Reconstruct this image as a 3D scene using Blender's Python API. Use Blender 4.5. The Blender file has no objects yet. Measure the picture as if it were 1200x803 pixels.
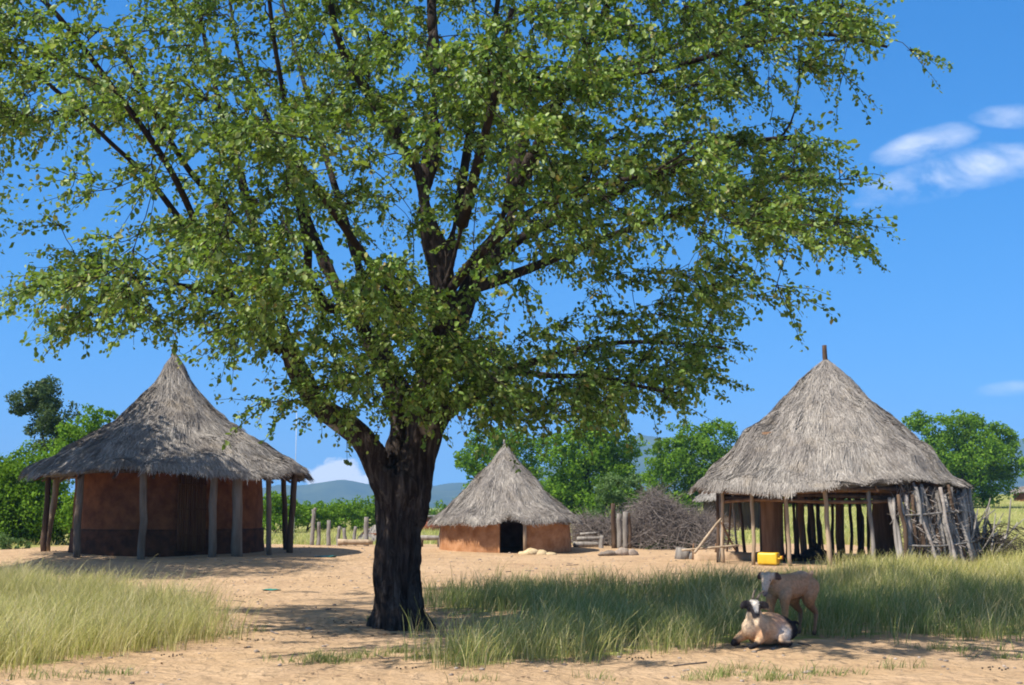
import bpy, math, random
import numpy as np

random.seed(7)
RNG = np.random.default_rng(7)
PI = math.pi
C = bpy.context.scene.collection

# ------------------------------------------------------------------ camera model
EYE = np.array([0.0, 0.0, 1.6])
FPX = 1500.0
TH = math.atan((595 - 401.5) / FPX)
FW = np.array([0, math.cos(TH), math.sin(TH)])
UP = np.array([0, -math.sin(TH), math.cos(TH)])
RT = np.array([1.0, 0, 0])


def height(x, y):
    x = np.asarray(x, float); y = np.asarray(y, float)
    t = np.clip(y - 18, 0, 132)
    z = .008 * t + .00012 * t * t + .010 * np.clip(y - 150, 0, None)
    t4 = np.clip(t, None, 26.0)
    z4 = .008 * t4 + .00012 * t4 * t4
    kk = np.clip((x / np.maximum(y, 1.0) + .05) / .21, 0, 1)
    z = z4 + (z - z4) * kk * kk * (3 - 2 * kk)
    z = z + .26 * np.exp(-(((x + 9.6) / 5.2) ** 2 + ((y - 36) / 5.0) ** 2) / 1.6)
    near = np.exp(-((y - 20) / 30.0) ** 2)
    z = z + near * (.022 * np.sin(x * 1.3 + .7 * y) + .018 * np.sin(.9 * y - .6 * x + 1.3) + .010 * np.sin(2.9 * x + 1.1 * y))
    return z


def P(px, py, Y):
    d = FW * FPX + RT * (px - 600) + UP * (401.5 - py)
    return EYE + d * (Y / d[1])


def G(px, py):
    lo, hi = 4.0, 4.0
    while hi < 900:
        p = P(px, py, hi)
        if p[2] < height(p[0], p[1]): break
        lo = hi; hi *= 1.04
    for _ in range(30):
        m = (lo + hi) / 2
        p = P(px, py, m)
        if p[2] < height(p[0], p[1]): hi = m
        else: lo = m
    p = P(px, py, hi)
    p[2] = float(height(p[0], p[1]))
    return p


def proj(X):
    d = np.asarray(X, float) - EYE
    w = d @ FW
    return np.stack([600 + FPX * (d @ RT) / w, 401.5 - FPX * (d @ UP) / w], -1)


def inpoly(px, py, poly):
    px = np.asarray(px); py = np.asarray(py)
    r = np.zeros(px.shape, bool)
    n = len(poly)
    for i in range(n):
        x0, y0 = poly[i]; x1, y1 = poly[(i + 1) % n]
        if y0 == y1: continue
        c = ((y0 > py) != (y1 > py)) & (px < (x1 - x0) * (py - y0) / (y1 - y0) + x0)
        r ^= c
    return r


def snoise(x, y, s=1.0, seed=0):
    """cheap smooth 2-D noise in -1..1"""
    r = np.random.default_rng(seed)
    o = 0; a = 0
    for k in range(7):
        f = s * (1.0 + .55 * k) * (.7 + .6 * r.random())
        an = r.random() * 2 * PI
        ph = r.random() * 2 * PI
        amp = 1 / (1 + .45 * k)
        o = o + amp * np.sin(f * (math.cos(an) * x + math.sin(an) * y) + ph + 1.3 * np.sin(f * .6 * (math.cos(an + 1.4) * x + math.sin(an + 1.4) * y)))
        a += amp
    return o / a * 1.6


# ------------------------------------------------------------------ mesh helpers
class MB:
    def __init__(s):
        s.V = []; s.F = {}; s.n = 0

    def add(s, V, F):
        V = np.asarray(V, float).reshape(-1, 3)
        s.V.append(V)
        for f in (F if isinstance(F, list) else [F]):
            f = np.asarray(f, int)
            if f.size: s.F.setdefault(f.shape[1], []).append(f + s.n)
        s.n += len(V)
        return s

    def tube(s, pts, rad, n=8, cap=True, flat=1.0):
        pts = np.asarray(pts, float); m = len(pts)
        rad = np.broadcast_to(np.asarray(rad, float), (m,))
        T = np.gradient(pts, axis=0)
        T /= np.linalg.norm(T, axis=1)[:, None] + 1e-9
        ref = np.array([0, 0, 1.0]) if abs(T[0][2]) < .9 else np.array([1.0, 0, 0])
        A = np.cross(T[0], ref); A /= np.linalg.norm(A)
        rings = []
        an = np.arange(n) * 2 * PI / n
        for i in range(m):
            A = A - T[i] * (A @ T[i]); A /= np.linalg.norm(A) + 1e-9
            B = np.cross(T[i], A)
            rings.append(pts[i] + rad[i] * (np.cos(an)[:, None] * A + flat * np.sin(an)[:, None] * B))
        V = np.concatenate(rings)
        i = np.arange(m - 1)[:, None] * n; j = np.arange(n)[None]; j2 = (j + 1) % n
        q = np.stack([i + j, i + j2, i + n + j2, i + n + j], -1).reshape(-1, 4)
        Fs = [q]
        if cap:
            V = np.concatenate([V, pts[:1], pts[-1:]])
            a = m * n
            jj = np.arange(n); k = (jj + 1) % n
            Fs.append(np.stack([np.full(n, a), k, jj], -1))
            Fs.append(np.stack([np.full(n, a + 1), (m - 1) * n + jj, (m - 1) * n + k], -1))
        return s.add(V, Fs)

    def box(s, c, d, rz=0.0, jit=0.0):
        v = np.array([[x, y, z] for x in (-.5, .5) for y in (-.5, .5) for z in (-.5, .5)]) * np.asarray(d)
        if jit: v += RNG.normal(0, jit, v.shape)
        cz, sz = math.cos(rz), math.sin(rz)
        v = np.stack([v[:, 0] * cz - v[:, 1] * sz, v[:, 0] * sz + v[:, 1] * cz, v[:, 2]], -1) + np.asarray(c)
        return s.add(v, np.array([[0, 1, 3, 2], [4, 6, 7, 5], [0, 4, 5, 1], [2, 3, 7, 6], [0, 2, 6, 4], [1, 5, 7, 3]]))

    def ball(s, c, r, seed=0, lump=.15, nu=14, nv=9):
        rr = np.random.default_rng(seed)
        ph = rr.random(6) * 6.28
        r = np.broadcast_to(np.asarray(r, float), (3,))
        V = []
        for i in range(nv + 1):
            t = PI * i / nv
            for j in range(nu):
                a = 2 * PI * j / nu
                k = 1 + lump * (math.sin(2 * a + ph[0] + 2 * t) * .5 + math.sin(3 * t + ph[1] + a) * .5 + .4 * math.sin(5 * a + ph[2] - 3 * t))
                V.append([r[0] * k * math.sin(t) * math.cos(a), r[1] * k * math.sin(t) * math.sin(a), r[2] * k * math.cos(t)])
        i = np.arange(nv)[:, None] * nu; j = np.arange(nu)[None]; j2 = (j + 1) % nu
        q = np.stack([i + j, i + nu + j, i + nu + j2, i + j2], -1).reshape(-1, 4)
        return s.add(np.array(V) + np.asarray(c), q)

    def mesh(s, name, smooth=True):
        me = bpy.data.meshes.new(name)
        V = np.concatenate(s.V)
        me.vertices.add(len(V)); me.vertices.foreach_set('co', V.astype(np.float32).ravel())
        loops = []; starts = []; o = 0
        for k, fs in s.F.items():
            f = np.concatenate(fs)
            loops.append(f.ravel()); starts.append(o + np.arange(len(f)) * k); o += f.size
        L = np.concatenate(loops); S = np.concatenate(starts)
        me.loops.add(len(L)); me.loops.foreach_set('vertex_index', L.astype(np.int32))
        me.polygons.add(len(S)); me.polygons.foreach_set('loop_start', S.astype(np.int32))
        me.update(calc_edges=True); me.validate()
        if smooth: me.polygons.foreach_set('use_smooth', np.ones(len(me.polygons), bool))
        return me

    def build(s, name, mat, parent=None, smooth=True, loc=None):
        me = s.mesh(name, smooth)
        o = bpy.data.objects.new(name, me); C.objects.link(o)
        me.materials.append(mat)
        if parent is not None: o.parent = parent
        if loc is not None: o.location = loc
        return o


def tag(o, label=None, cat=None, group=None, kind=None):
    if label: o['label'] = label
    if cat: o['category'] = cat
    if group: o['group'] = group
    if kind: o['kind'] = kind
    return o


def thing(name, label, cat, loc, group=None, rz=0):
    o = bpy.data.objects.new(name, None); C.objects.link(o)
    o.empty_display_size = .2
    o.location = tuple(float(v) for v in loc); o.rotation_euler = (0, 0, rz)
    return tag(o, label, cat, group)


def curve(pts, n):
    """Catmull-Rom resample through points (any dimension)"""
    p = np.asarray(pts, float)
    if len(p) == 2: return p[0] + np.linspace(0, 1, n)[:, None] * (p[1] - p[0])
    p = np.concatenate([2 * p[:1] - p[1:2], p, 2 * p[-1:] - p[-2:-1]])
    m = len(p) - 3
    u = np.linspace(0, m - 1e-6, n); i = u.astype(int); t = (u - i)[:, None]
    a, b, c, d = p[i], p[i + 1], p[i + 2], p[i + 3]
    return .5 * (2 * b + (c - a) * t + (2 * a - 5 * b + 4 * c - d) * t ** 2 + (3 * b - a - 3 * c + d) * t ** 3)


def remesh(mb, voxel, smooth_it, name):
    """one continuous skin over overlapping closed tubes"""
    me = mb.mesh(name)
    o = bpy.data.objects.new(name, me); C.objects.link(o)
    m = o.modifiers.new('r', 'REMESH'); m.mode = 'VOXEL'; m.voxel_size = voxel
    m = o.modifiers.new('s', 'SMOOTH'); m.factor = .5; m.iterations = smooth_it
    dg = bpy.context.evaluated_depsgraph_get()
    new = bpy.data.meshes.new_from_object(o.evaluated_get(dg))
    bpy.data.objects.remove(o)
    new.name = name
    new.polygons.foreach_set('use_smooth', np.ones(len(new.polygons), bool))
    return new


def verts(me):
    a = np.empty(len(me.vertices) * 3, np.float32); me.vertices.foreach_get('co', a)
    return a.reshape(-1, 3).astype(float)


def link(name, me, mat, parent=None):
    o = bpy.data.objects.new(name, me); C.objects.link(o); me.materials.clear(); me.materials.append(mat)
    if parent is not None: o.parent = parent
    return o


def colattr(me, name, col):
    a = me.color_attributes.new(name=name, type='FLOAT_COLOR', domain='POINT')
    col = np.concatenate([col, np.ones((len(col), 1))], 1) if col.shape[1] == 3 else col
    a.data.foreach_set('color', col.astype(np.float32).ravel())


# ------------------------------------------------------------------ materials
class NT:
    def __init__(s, name):
        s.m = bpy.data.materials.new(name); s.m.use_nodes = True
        s.t = s.m.node_tree; s.t.nodes.clear()
        s.out = s.t.nodes.new('ShaderNodeOutputMaterial')

    def n(s, typ, ins=None, **props):
        nd = s.t.nodes.new('ShaderNode' + typ)
        for k, v in props.items(): setattr(nd, k, v)
        for k, v in (ins or {}).items():
            if isinstance(v, bpy.types.NodeSocket): s.t.links.new(v, nd.inputs[k])
            else: nd.inputs[k].default_value = v
        return nd

    def noise(s, vec, scale, detail=4, rough=.55, dist=0):
        return s.n('TexNoise', {'Vector': vec, 'Scale': scale, 'Detail': detail, 'Roughness': rough, 'Distortion': dist}).outputs['Fac']

    def coord(s, sc=(1, 1, 1), which='Object'):
        c = s.n('TexCoord').outputs[which]
        return s.n('Mapping', {'Vector': c, 'Scale': sc}).outputs[0]

    def ramp(s, fac, stops):
        r = s.n('ValToRGB', {'Fac': fac})
        e = r.color_ramp.elements
        while len(e) < len(stops): e.new(.5)
        for el, (p, c) in zip(e, stops):
            el.position = p; el.color = (*c, 1)
        return r.outputs[0]

    def mix(s, fac, a, b, typ='MIX'):
        return s.n('MixRGB', {'Fac': fac, 'Color1': a if isinstance(a, bpy.types.NodeSocket) else (*a, 1), 'Color2': b if isinstance(b, bpy.types.NodeSocket) else (*b, 1)}, blend_type=typ).outputs[0]

    def rng(s, v, a, b, c, d):
        return s.n('MapRange', {'Value': v, 'From Min': a, 'From Max': b, 'To Min': c, 'To Max': d}).outputs[0]

    def bump(s, h, strength, dist=.02):
        return s.n('Bump', {'Height': h, 'Strength': strength, 'Distance': dist}).outputs[0]

    def bsdf(s, col, rough=.9, normal=None, spec=.2):
        b = s.n('BsdfPrincipled', {'Roughness': rough, 'Specular IOR Level': spec})
        if isinstance(col, bpy.types.NodeSocket): s.t.links.new(col, b.inputs['Base Color'])
        else: b.inputs['Base Color'].default_value = (*col, 1)
        if normal is not None: s.t.links.new(normal, b.inputs['Normal'])
        return b.outputs[0]

    def end(s, shader):
        s.t.links.new(shader, s.out.inputs['Surface']); return s.m


def m_surf(name, c1, c2, scale=3, stretch=(1, 1, 1), rough=.9, bump=.3, bdist=.02, island=0, spec=.15, lo=.35, hi=.65):
    t = NT(name); v = t.coord(stretch)
    f = t.noise(v, scale, 6, .6)
    col = t.mix(t.rng(f, lo, hi, 0, 1), c1, c2)
    if island:
        r = t.n('NewGeometry').outputs['Random Per Island']
        col = t.n('HueSaturation', {'Color': col, 'Value': t.rng(r, 0, 1, 1 - island, 1 + island)}).outputs[0]
    f2 = t.noise(v, scale * 4, 5, .65)
    return t.end(t.bsdf(col, rough, t.bump(f2, bump, bdist), spec))


def m_leaf(name, stops, rough=.5, trans=.35, spec=.35, tcol=(.25, .34, .04)):
    t = NT(name)
    r = t.n('NewGeometry').outputs['Random Per Island']
    col = t.ramp(r, stops)
    big = t.noise(t.coord(), .45, 2)
    col = t.n('HueSaturation', {'Color': col, 'Value': t.rng(big, .3, .7, .8, 1.2)}).outputs[0]
    b = t.bsdf(col, rough, None, spec)
    tc = t.mix(.55, col, tcol)
    tr = t.n('BsdfTranslucent', {'Color': tc}).outputs[0]
    ms = t.n('MixShader', {0: trans, 1: b, 2: tr}).outputs[0]
    return t.end(ms)


def m_vcol(name, rough=.9, nscale=40, bump=.3):
    t = NT(name)
    a = t.n('Attribute', attribute_name='Col').outputs['Color']
    f = t.noise(t.coord(), nscale, 4)
    col = t.n('HueSaturation', {'Color': a, 'Value': t.rng(f, .3, .7, .8, 1.2)}).outputs[0]
    return t.end(t.bsdf(col, rough, t.bump(f, bump, .01), .1))


def m_thatch(name, cols, dark, stain=.75):
    t = NT(name)
    r = t.n('NewGeometry').outputs['Random Per Island']
    col = t.ramp(r, cols)
    c = t.coord()
    big = t.noise(c, .9, 4, .6)
    col = t.mix(t.rng(big, .42, .66, 0, stain), col, dark)
    mid = t.noise(t.coord((1, 1, .45)), 3.4, 5, .65)
    col = t.n('HueSaturation', {'Color': col, 'Value': t.rng(mid, .3, .7, .80, 1.18)}).outputs[0]
    old = t.noise(c, 1.7, 3, .6)
    col = t.mix(t.rng(old, .56, .68, 0, .35), col, (.36, .30, .225))
    fine = t.noise(t.coord((1, 1, .25)), 22, 3)
    col = t.n('HueSaturation', {'Color': col, 'Value': t.rng(fine, .3, .7, .82, 1.17)}).outputs[0]
    return t.end(t.bsdf(col, .95, t.bump(fine, .5, .03), .08))


M = {}
M['thatch_grey'] = m_thatch('grey_thatch', [(0, (.20, .18, .16)), (.3, (.29, .262, .235)), (.7, (.36, .328, .29)), (1, (.43, .39, .34))], (.20, .178, .162))
M['thatch_old'] = m_thatch('old_thatch', [(0, (.16, .146, .132)), (.35, (.26, .238, .214)), (.75, (.35, .32, .286)), (1, (.45, .405, .35))], (.15, .132, .12), .8)
M['thatch_core'] = m_surf('thatch_core', (.10, .085, .07), (.19, .165, .14), 9, (1, 1, .3), bump=.8, bdist=.05)
M['wood_dark'] = m_surf('dark_wood', (.05, .032, .022), (.13, .085, .055), 6, (1, 1, .12), bump=.6)
M['wood_brown'] = m_surf('brown_wood', (.12, .065, .035), (.24, .14, .08), 6, (1, 1, .12), bump=.6)
M['wood_pale'] = m_surf('pale_wood', (.30, .22, .145), (.50, .39, .27), 7, (1, 1, .12), bump=.5)
M['wood_grey'] = m_surf('weathered_wood', (.14, .125, .11), (.34, .31, .275), 7, (1, 1, .12), bump=.8, island=.25)
M['wood_post'] = m_surf('brown_post', (.12, .088, .062), (.25, .195, .145), 7, (1, 1, .12), bump=.8)  # plain brown wood for the large hut's front posts
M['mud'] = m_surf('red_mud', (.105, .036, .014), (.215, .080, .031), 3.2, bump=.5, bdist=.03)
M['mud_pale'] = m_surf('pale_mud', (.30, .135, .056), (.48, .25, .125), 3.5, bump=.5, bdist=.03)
M['mud_black'] = m_surf('black_plinth', (.042, .018, .009), (.105, .040, .018), 4, bump=.5)
M['bamboo'] = m_surf('bamboo', (.075, .030, .012), (.15, .066, .026), 14, (1, 1, .05), bump=.7)
M['brick'] = m_surf('red_brick_far', (.30, .09, .05), (.38, .13, .07), 4, bump=.2)
M['brush'] = m_surf('dry_brush', (.12, .10, .09), (.24, .205, .18), 5, island=.45, bump=.2)
M['screen_brush'] = m_surf('screen_brushwood', (.19, .16, .14), (.37, .33, .295), 6, island=.55, bump=.3)
M['twig_dark'] = m_surf('dark_twig', (.035, .028, .022), (.08, .065, .05), 8, island=.3, bump=.2)
M['charcoal'] = m_surf('charred_wood', (.02, .018, .017), (.05, .045, .04), 8, bump=.5)
M['stone'] = m_surf('field_stone', (.20, .16, .13), (.36, .30, .25), 9, bump=.5, island=.4)
M['sandheap'] = m_surf('pale_sand_heap', (.44, .33, .18), (.60, .47, .29), 9, bump=.6)
M['green_plastic'] = m_surf('green_plastic', (.02, .16, .11), (.04, .26, .19), 5, rough=.4, bump=.2, spec=.5)
M['metal_pole'] = m_surf('grey_metal', (.45, .47, .50), (.55, .57, .60), 5, rough=.4, bump=.05, spec=.5)
M['eye'] = m_surf('dark_eye', (.012, .008, .006), (.03, .02, .012), 30, rough=.2, bump=0, spec=.6)
M['horn'] = m_surf('horn', (.10, .08, .06), (.30, .24, .17), 20, bump=.4)
M['coat'] = m_vcol('goat_coat', .95, 26, .6)
M['shade_leaf'] = m_leaf('shade_tree_leaf', [(0, (.034, .086, .013)), (.35, (.092, .176, .022)), (.72, (.175, .270, .042)), (.94, (.34, .41, .13)), (1, (.27, .20, .06))], .50, .32, .42, (.36, .54, .04))
M['far_leaf'] = m_leaf('far_tree_leaf', [(0, (.055, .125, .011)), (.5, (.120, .230, .019)), (1, (.20, .32, .035))], .8, .36, .08, (.25, .46, .02))
M['olive_leaf'] = m_leaf('olive_tree_leaf', [(0, (.028, .052, .014)), (.5, (.048, .085, .022)), (1, (.09, .13, .045))], .55, .28, .25, (.14, .22, .03))
M['pale_leaf'] = m_leaf('pale_shrub_leaf', [(0, (.06, .12, .03)), (.5, (.11, .19, .055)), (1, (.18, .27, .10))], .55, .35, .25, (.2, .36, .06))
M['dry_grass'] = m_leaf('dry_grass_blade', [(0, (.26, .29, .066)), (.45, (.46, .44, .145)), (.8, (.60, .54, .25)), (1, (.70, .62, .35))], .7, .38, .1, (.58, .56, .15))
M['green_grass'] = m_leaf('green_grass_blade', [(0, (.10, .16, .036)), (.5, (.20, .24, .070)), (.85, (.36, .35, .15)), (1, (.52, .45, .24))], .6, .35, .2, (.36, .42, .09))


M['straw'] = m_leaf('pale_straw_stem', [(0, (.36, .32, .14)), (.5, (.50, .44, .22)), (1, (.66, .58, .33))], .7, .3, .15, (.5, .46, .2))


def bark_mat():
    t = NT('fissured_bark')
    v = t.coord((1, 1, .16))
    w = t.noise(v, 11, 8, .72, .8)
    fine = t.noise(t.coord(), 30, 4)
    col = t.ramp(w, [(.30, (.012, .009, .008)), (.48, (.040, .030, .025)), (.60, (.085, .068, .057)), (.74, (.17, .145, .125))])
    patch = t.noise(t.coord(), 2.1, 3, .5)
    col = t.mix(t.rng(patch, .66, .72, 0, .75), col, (.36, .32, .28))
    h = t.n('Math', {0: w, 1: t.rng(fine, 0, 1, 0, .25)}, operation='ADD').outputs[0]
    return t.end(t.bsdf(col, .95, t.bump(h, 1.0, .05), .1))


M['bark'] = bark_mat()
M['branch'] = m_surf('branch_bark', (.016, .012, .010), (.045, .034, .027), 8, (1, 1, .4), bump=.5)


def ground_mat():
    t = NT('sandy_earth_and_pasture')
    c = t.n('TexCoord').outputs['Object']
    big = t.noise(c, .22, 4, .6); mid = t.noise(c, 1.5, 6, .65); fine = t.noise(c, 14, 6, .7); grit = t.noise(c, 70, 3, .6)
    sand = t.ramp(mid, [(.28, (.40, .262, .148)), (.5, (.50, .338, .193)), (.72, (.58, .405, .250))])
    sand = t.mix(t.rng(big, .4, .65, 0, .55), sand, (.55, .385, .24))
    sand = t.mix(t.rng(fine, .54, .68, 0, .6), sand, (.29, .185, .115))
    trod = t.noise(c, .75, 5, .7, .5)
    sand = t.mix(t.rng(trod, .50, .66, 0, .5), sand, (.36, .235, .145))
    sand = t.mix(t.rng(grit, .62, .72, 0, .5), sand, (.62, .47, .33))
    leafy = t.ramp(t.noise(c, .12, 5, .65), [(.3, (.20, .24, .055)), (.5, (.31, .31, .095)), (.7, (.39, .36, .145))])
    leafy = t.mix(t.rng(t.noise(c, 2.5, 5, .7), .45, .7, 0, .6), leafy, (.17, .21, .05))
    a = t.n('Attribute', attribute_name='cover').outputs['Fac']
    k = t.n('Math', {0: a, 1: t.rng(t.noise(c, 2.2, 5, .7), .25, .75, -.45, .45)}, operation='ADD').outputs[0]
    col = t.mix(t.rng(k, .42, .62, 0, 1), sand, leafy)
    scuff = t.noise(c, 4.5, 3, .5, .6)
    hh = t.n('Math', {0: t.rng(mid, 0, 1, 0, 2.2), 1: fine}, operation='ADD').outputs[0]
    hh = t.n('Math', {0: hh, 1: t.rng(scuff, .3, .7, 0, 1.3)}, operation='ADD').outputs[0]
    hh = t.n('Math', {0: hh, 1: t.rng(grit, 0, 1, 0, .25)}, operation='ADD').outputs[0]
    return t.end(t.bsdf(col, .97, t.bump(hh, .85, .05), .08))


M['ground'] = ground_mat()

# ------------------------------------------------------------------ ground
LEFT_PATCH = [(-140, 690), (0, 684), (70, 686), (150, 700), (215, 716), (250, 728), (255, 742), (215, 754), (140, 763), (60, 776), (0, 786), (-140, 800)]
RIGHT_PATCH = [(500, 716), (520, 700), (560, 690), (640, 690), (760, 689), (860, 686), (960, 682), (1060, 684), (1140, 682), (1290, 680), (1290, 748), (1120, 744), (1000, 746), (900, 752), (860, 756), (760, 762), (690, 768), (640, 772), (560, 782), (500, 778), (540, 762), (600, 745), (640, 725), (600, 716), (540, 722)]


def axis(n, a, b, lo, hi):
    return np.sinh(np.linspace(math.asinh(lo / a) , math.asinh(hi / a), n)) * a


xs = axis(420, 9, 0, -4600, 4600)
ys = 18 + axis(460, 9, 0, -60, 4250)
XX, YY = np.meshgrid(xs, ys)
ZZ = height(XX, YY)
V = np.stack([XX, YY, ZZ], -1).reshape(-1, 3)
nx, ny = len(xs), len(ys)
i = np.arange(ny - 1)[:, None] * nx; j = np.arange(nx - 1)[None]
ground = MB().add(V, np.stack([i + j, i + j + 1, i + nx + j + 1, i + nx + j], -1).reshape(-1, 4)).build('ground', M['ground'])
tag(ground, 'sandy village ground running into rough green pasture', 'ground', kind='structure')


def cover_at(x, y):
    """0 bare sand .. 1 grass"""
    z = height(x, y)
    q = proj(np.stack([x, y, z], -1))
    front = y > 6
    c = np.zeros_like(x)
    jx = 10 * snoise(x, y, 1.7, 3); jy = 4 * snoise(x, y, 1.5, 4)
    c[front & inpoly(q[..., 0] + jx, q[..., 1] + jy, LEFT_PATCH)] = .55
    c[front & inpoly(q[..., 0] + jx, q[..., 1] + jy, RIGHT_PATCH)] = .55
    back = 44 + 1.5 * snoise(x, y, .3, 5)
    f = np.clip((y - back) / 3, 0, 1)
    c = np.maximum(c, f * .95)
    rt = np.clip((x - 11.8 - .7 * snoise(x, y, .5, 6)) / 1.5, 0, 1) * np.clip((y - 24) / 3, 0, 1)
    c = np.maximum(c, rt * .9)
    lf = np.clip((-14.5 - x) / 2, 0, 1) * np.clip((y - 26) / 3, 0, 1)
    c = np.maximum(c, lf * .8)
    return c


cv = cover_at(V[:, 0], V[:, 1])
at = ground.data.attributes.new('cover', 'FLOAT', 'POINT')
at.data.foreach_set('value', cv.astype(np.float32))

# ------------------------------------------------------------------ grass
def blades(pts, hgt, width, lean, mat, name, clump=.09, per=9, seed=1, kind='stuff', label=None, cat='grass', segs=3, hmap=None):
    r = np.random.default_rng(seed)
    n = len(pts)
    cx = np.repeat(pts[:, 0], per); cy = np.repeat(pts[:, 1], per)
    N = n * per
    off = r.normal(0, clump, (N, 2))
    bx = cx + off[:, 0]; by = cy + off[:, 1]; bz = height(bx, by) - .02
    ch = np.repeat(r.uniform(.65, 1.15, n), per)
    if hmap is not None: ch = ch * np.repeat(hmap(pts[:, 0], pts[:, 1]), per)
    H = ch * r.uniform(hgt[0], hgt[1], N)
    az = np.arctan2(off[:, 1], off[:, 0]) + r.normal(0, .9, N)
    bend = r.uniform(.15, 1.0, N) * lean * H
    wind = lean * .16 * H
    dx = np.cos(az) * bend + wind; dy = np.sin(az) * bend
    wa = r.uniform(0, PI, N); W = width * r.uniform(.6, 1.4, N)
    wx = np.cos(wa) * W / 2; wy = np.sin(wa) * W / 2
    prof = [1.0, .9, .65, .3][:segs + 1] if segs == 3 else [1.0, .3]
    Vs = []
    for k in range(segs + 1):
        t = k / segs; s = prof[k]
        px_ = bx + dx * t * t; py_ = by + dy * t * t; pz_ = bz + H * (t - .18 * lean * t * t)
        Vs.append(np.stack([px_ - wx * s, py_ - wy * s, pz_], -1)); Vs.append(np.stack([px_ + wx * s, py_ + wy * s, pz_], -1))
    m = 2 * (segs + 1)
    Vv = np.stack(Vs, 1).reshape(-1, 3)
    b = np.arange(N)[:, None] * m
    F = np.concatenate([b + np.array([[2 * k, 2 * k + 1, 2 * k + 3, 2 * k + 2]]) for k in range(segs)])
    o = MB().add(Vv, F).build(name, mat, smooth=False)
    return tag(o, label, cat, kind=kind)


def scatter(poly, dens, seed, box):
    r = np.random.default_rng(seed)
    x0, x1, y0, y1 = box
    n = int((x1 - x0) * (y1 - y0) * dens)
    x = r.uniform(x0, x1, n); y = r.uniform(y0, y1, n)
    q = proj(np.stack([x, y, height(x, y)], -1))
    jx = 22 * snoise(x, y, 1.9, seed + 9) + r.normal(0, 13, n); jy = 6 * snoise(x, y, 1.6, seed + 8) + r.normal(0, 4.5, n)
    k = inpoly(q[:, 0] + jx, q[:, 1] + jy, poly)
    for (gx_, gy_) in (G(926, 746)[:2], G(899, 757)[:2]):
        k &= ((x - gx_) / .55) ** 2 + ((y - gy_ + .25) / .62) ** 2 > r.uniform(.5, 1.1, n)
    keep = r.random(n) < np.clip(.66 + .62 * snoise(x, y, 2.4, seed + 5) + .35 * snoise(x, y, .7, seed + 6), .10, 1)
    k &= keep
    return np.stack([x[k], y[k]], -1)


pl = scatter(LEFT_PATCH, 105, 11, (-11, -2, 12, 28))
blades(pl, (.30, .62), .0075, .55, M['dry_grass'], 'grass', .07, 9, 1, label='tall feathery pale grass on the left edge of the sandy clearing', hmap=lambda x, y: .85 + .3 * snoise(x, y, 1.3, 41))
pr = scatter(RIGHT_PATCH, 62, 12, (-2.5, 15, 12, 38))
blades(pr, (.26, .56), .0085, .55, M['green_grass'], 'grass', .085, 9, 2, label='green meadow grass in the tree shade from trunk to open shelter', hmap=lambda x, y: .8 + .4 * snoise(x, y, 1.1, 42))
prd = scatter([(500, 778), (540, 764), (640, 735), (760, 742), (830, 752), (760, 762), (640, 772), (560, 783)], 45, 13, (-2.5, 4, 12, 19))
blades(prd, (.25, .5), .008, .65, M['dry_grass'], 'grass', .08, 9, 3, label='straw coloured grass fringe along the sandy track right of the trunk')
rr = np.random.default_rng(21)
prs = scatter([(1000, 690), (980, 674), (1010, 662), (1080, 662), (1140, 656), (1300, 652), (1300, 690), (1120, 688)], 60, 14, (6, 18, 20, 36))
blades(prs, (.28, .58), .010, .55, M['dry_grass'], 'grass', .09, 9, 7, label='sunlit straw coloured grass in front of the stick screen', hmap=lambda x, y: .85 + .35 * snoise(x, y, 1.2, 43))
x = rr.uniform(10.5, 24, 9000); y = rr.uniform(25, 48, 9000)
k = cover_at(x, y) > .45
blades(np.stack([x[k], y[k]], -1), (.25, .5), .013, .6, M['dry_grass'], 'grass', .12, 7, 4, label='pale long grass beside and behind the open shelter', segs=1)
x = rr.uniform(-35, 75, 26000); y = 44 + 80 * rr.random(26000) ** 1.5
k = (cover_at(x, y) > .5) & (np.abs(x) < y * .47 + 3)
blades(np.stack([x[k], y[k]], -1), (.12, .32), .03, .7, M['dry_grass'], 'grass', .3, 4, 5, label='short pasture grass stretching back to the far trees', segs=1)
blades(pl[::2], (.52, .86), .0055, .75, M['straw'], 'grass', .10, 4, 8, label='thin pale seed stems standing above the left grass', hmap=lambda x, y: .8 + .35 * snoise(x, y, 1.6, 45))
blades(pr[::3], (.42, .74), .0055, .8, M['straw'], 'grass', .12, 4, 9, label='thin pale seed stems standing above the shaded meadow grass', hmap=lambda x, y: .8 + .35 * snoise(x, y, 1.6, 46))
tuft = []
for (px, py, s, n) in [(376, 776, .45, 46), (395, 771, .3, 22), (440, 770, .3, 16), (470, 765, .35, 20), (498, 772, .35, 22), (850, 792, .28, 20), (905, 796, .3, 22), (820, 797, .2, 10), (875, 784, .2, 8), (965, 791, .45, 18), (1050, 783, .25, 8), (1180, 772, .3, 16), (1120, 762, .5, 30), (250, 745, .3, 16), (130, 790, .3, 14), (60, 795, .4, 12), (700, 796, .2, 6), (560, 798, .2, 6), (438, 728, .12, 16), (495, 730, .12, 14), (300, 740, .3, 6)]:
    g = G(px, py)
    d = rr.normal(0, s * .5, (n, 2)) * np.array([1, .5])
    tuft.append(d + g[:2])
blades(np.concatenate(tuft), (.05, .16), .008, .8, M['green_grass'], 'grass', .05, 8, 6, label='small low tufts of grass sprouting from the bare sand')

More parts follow.
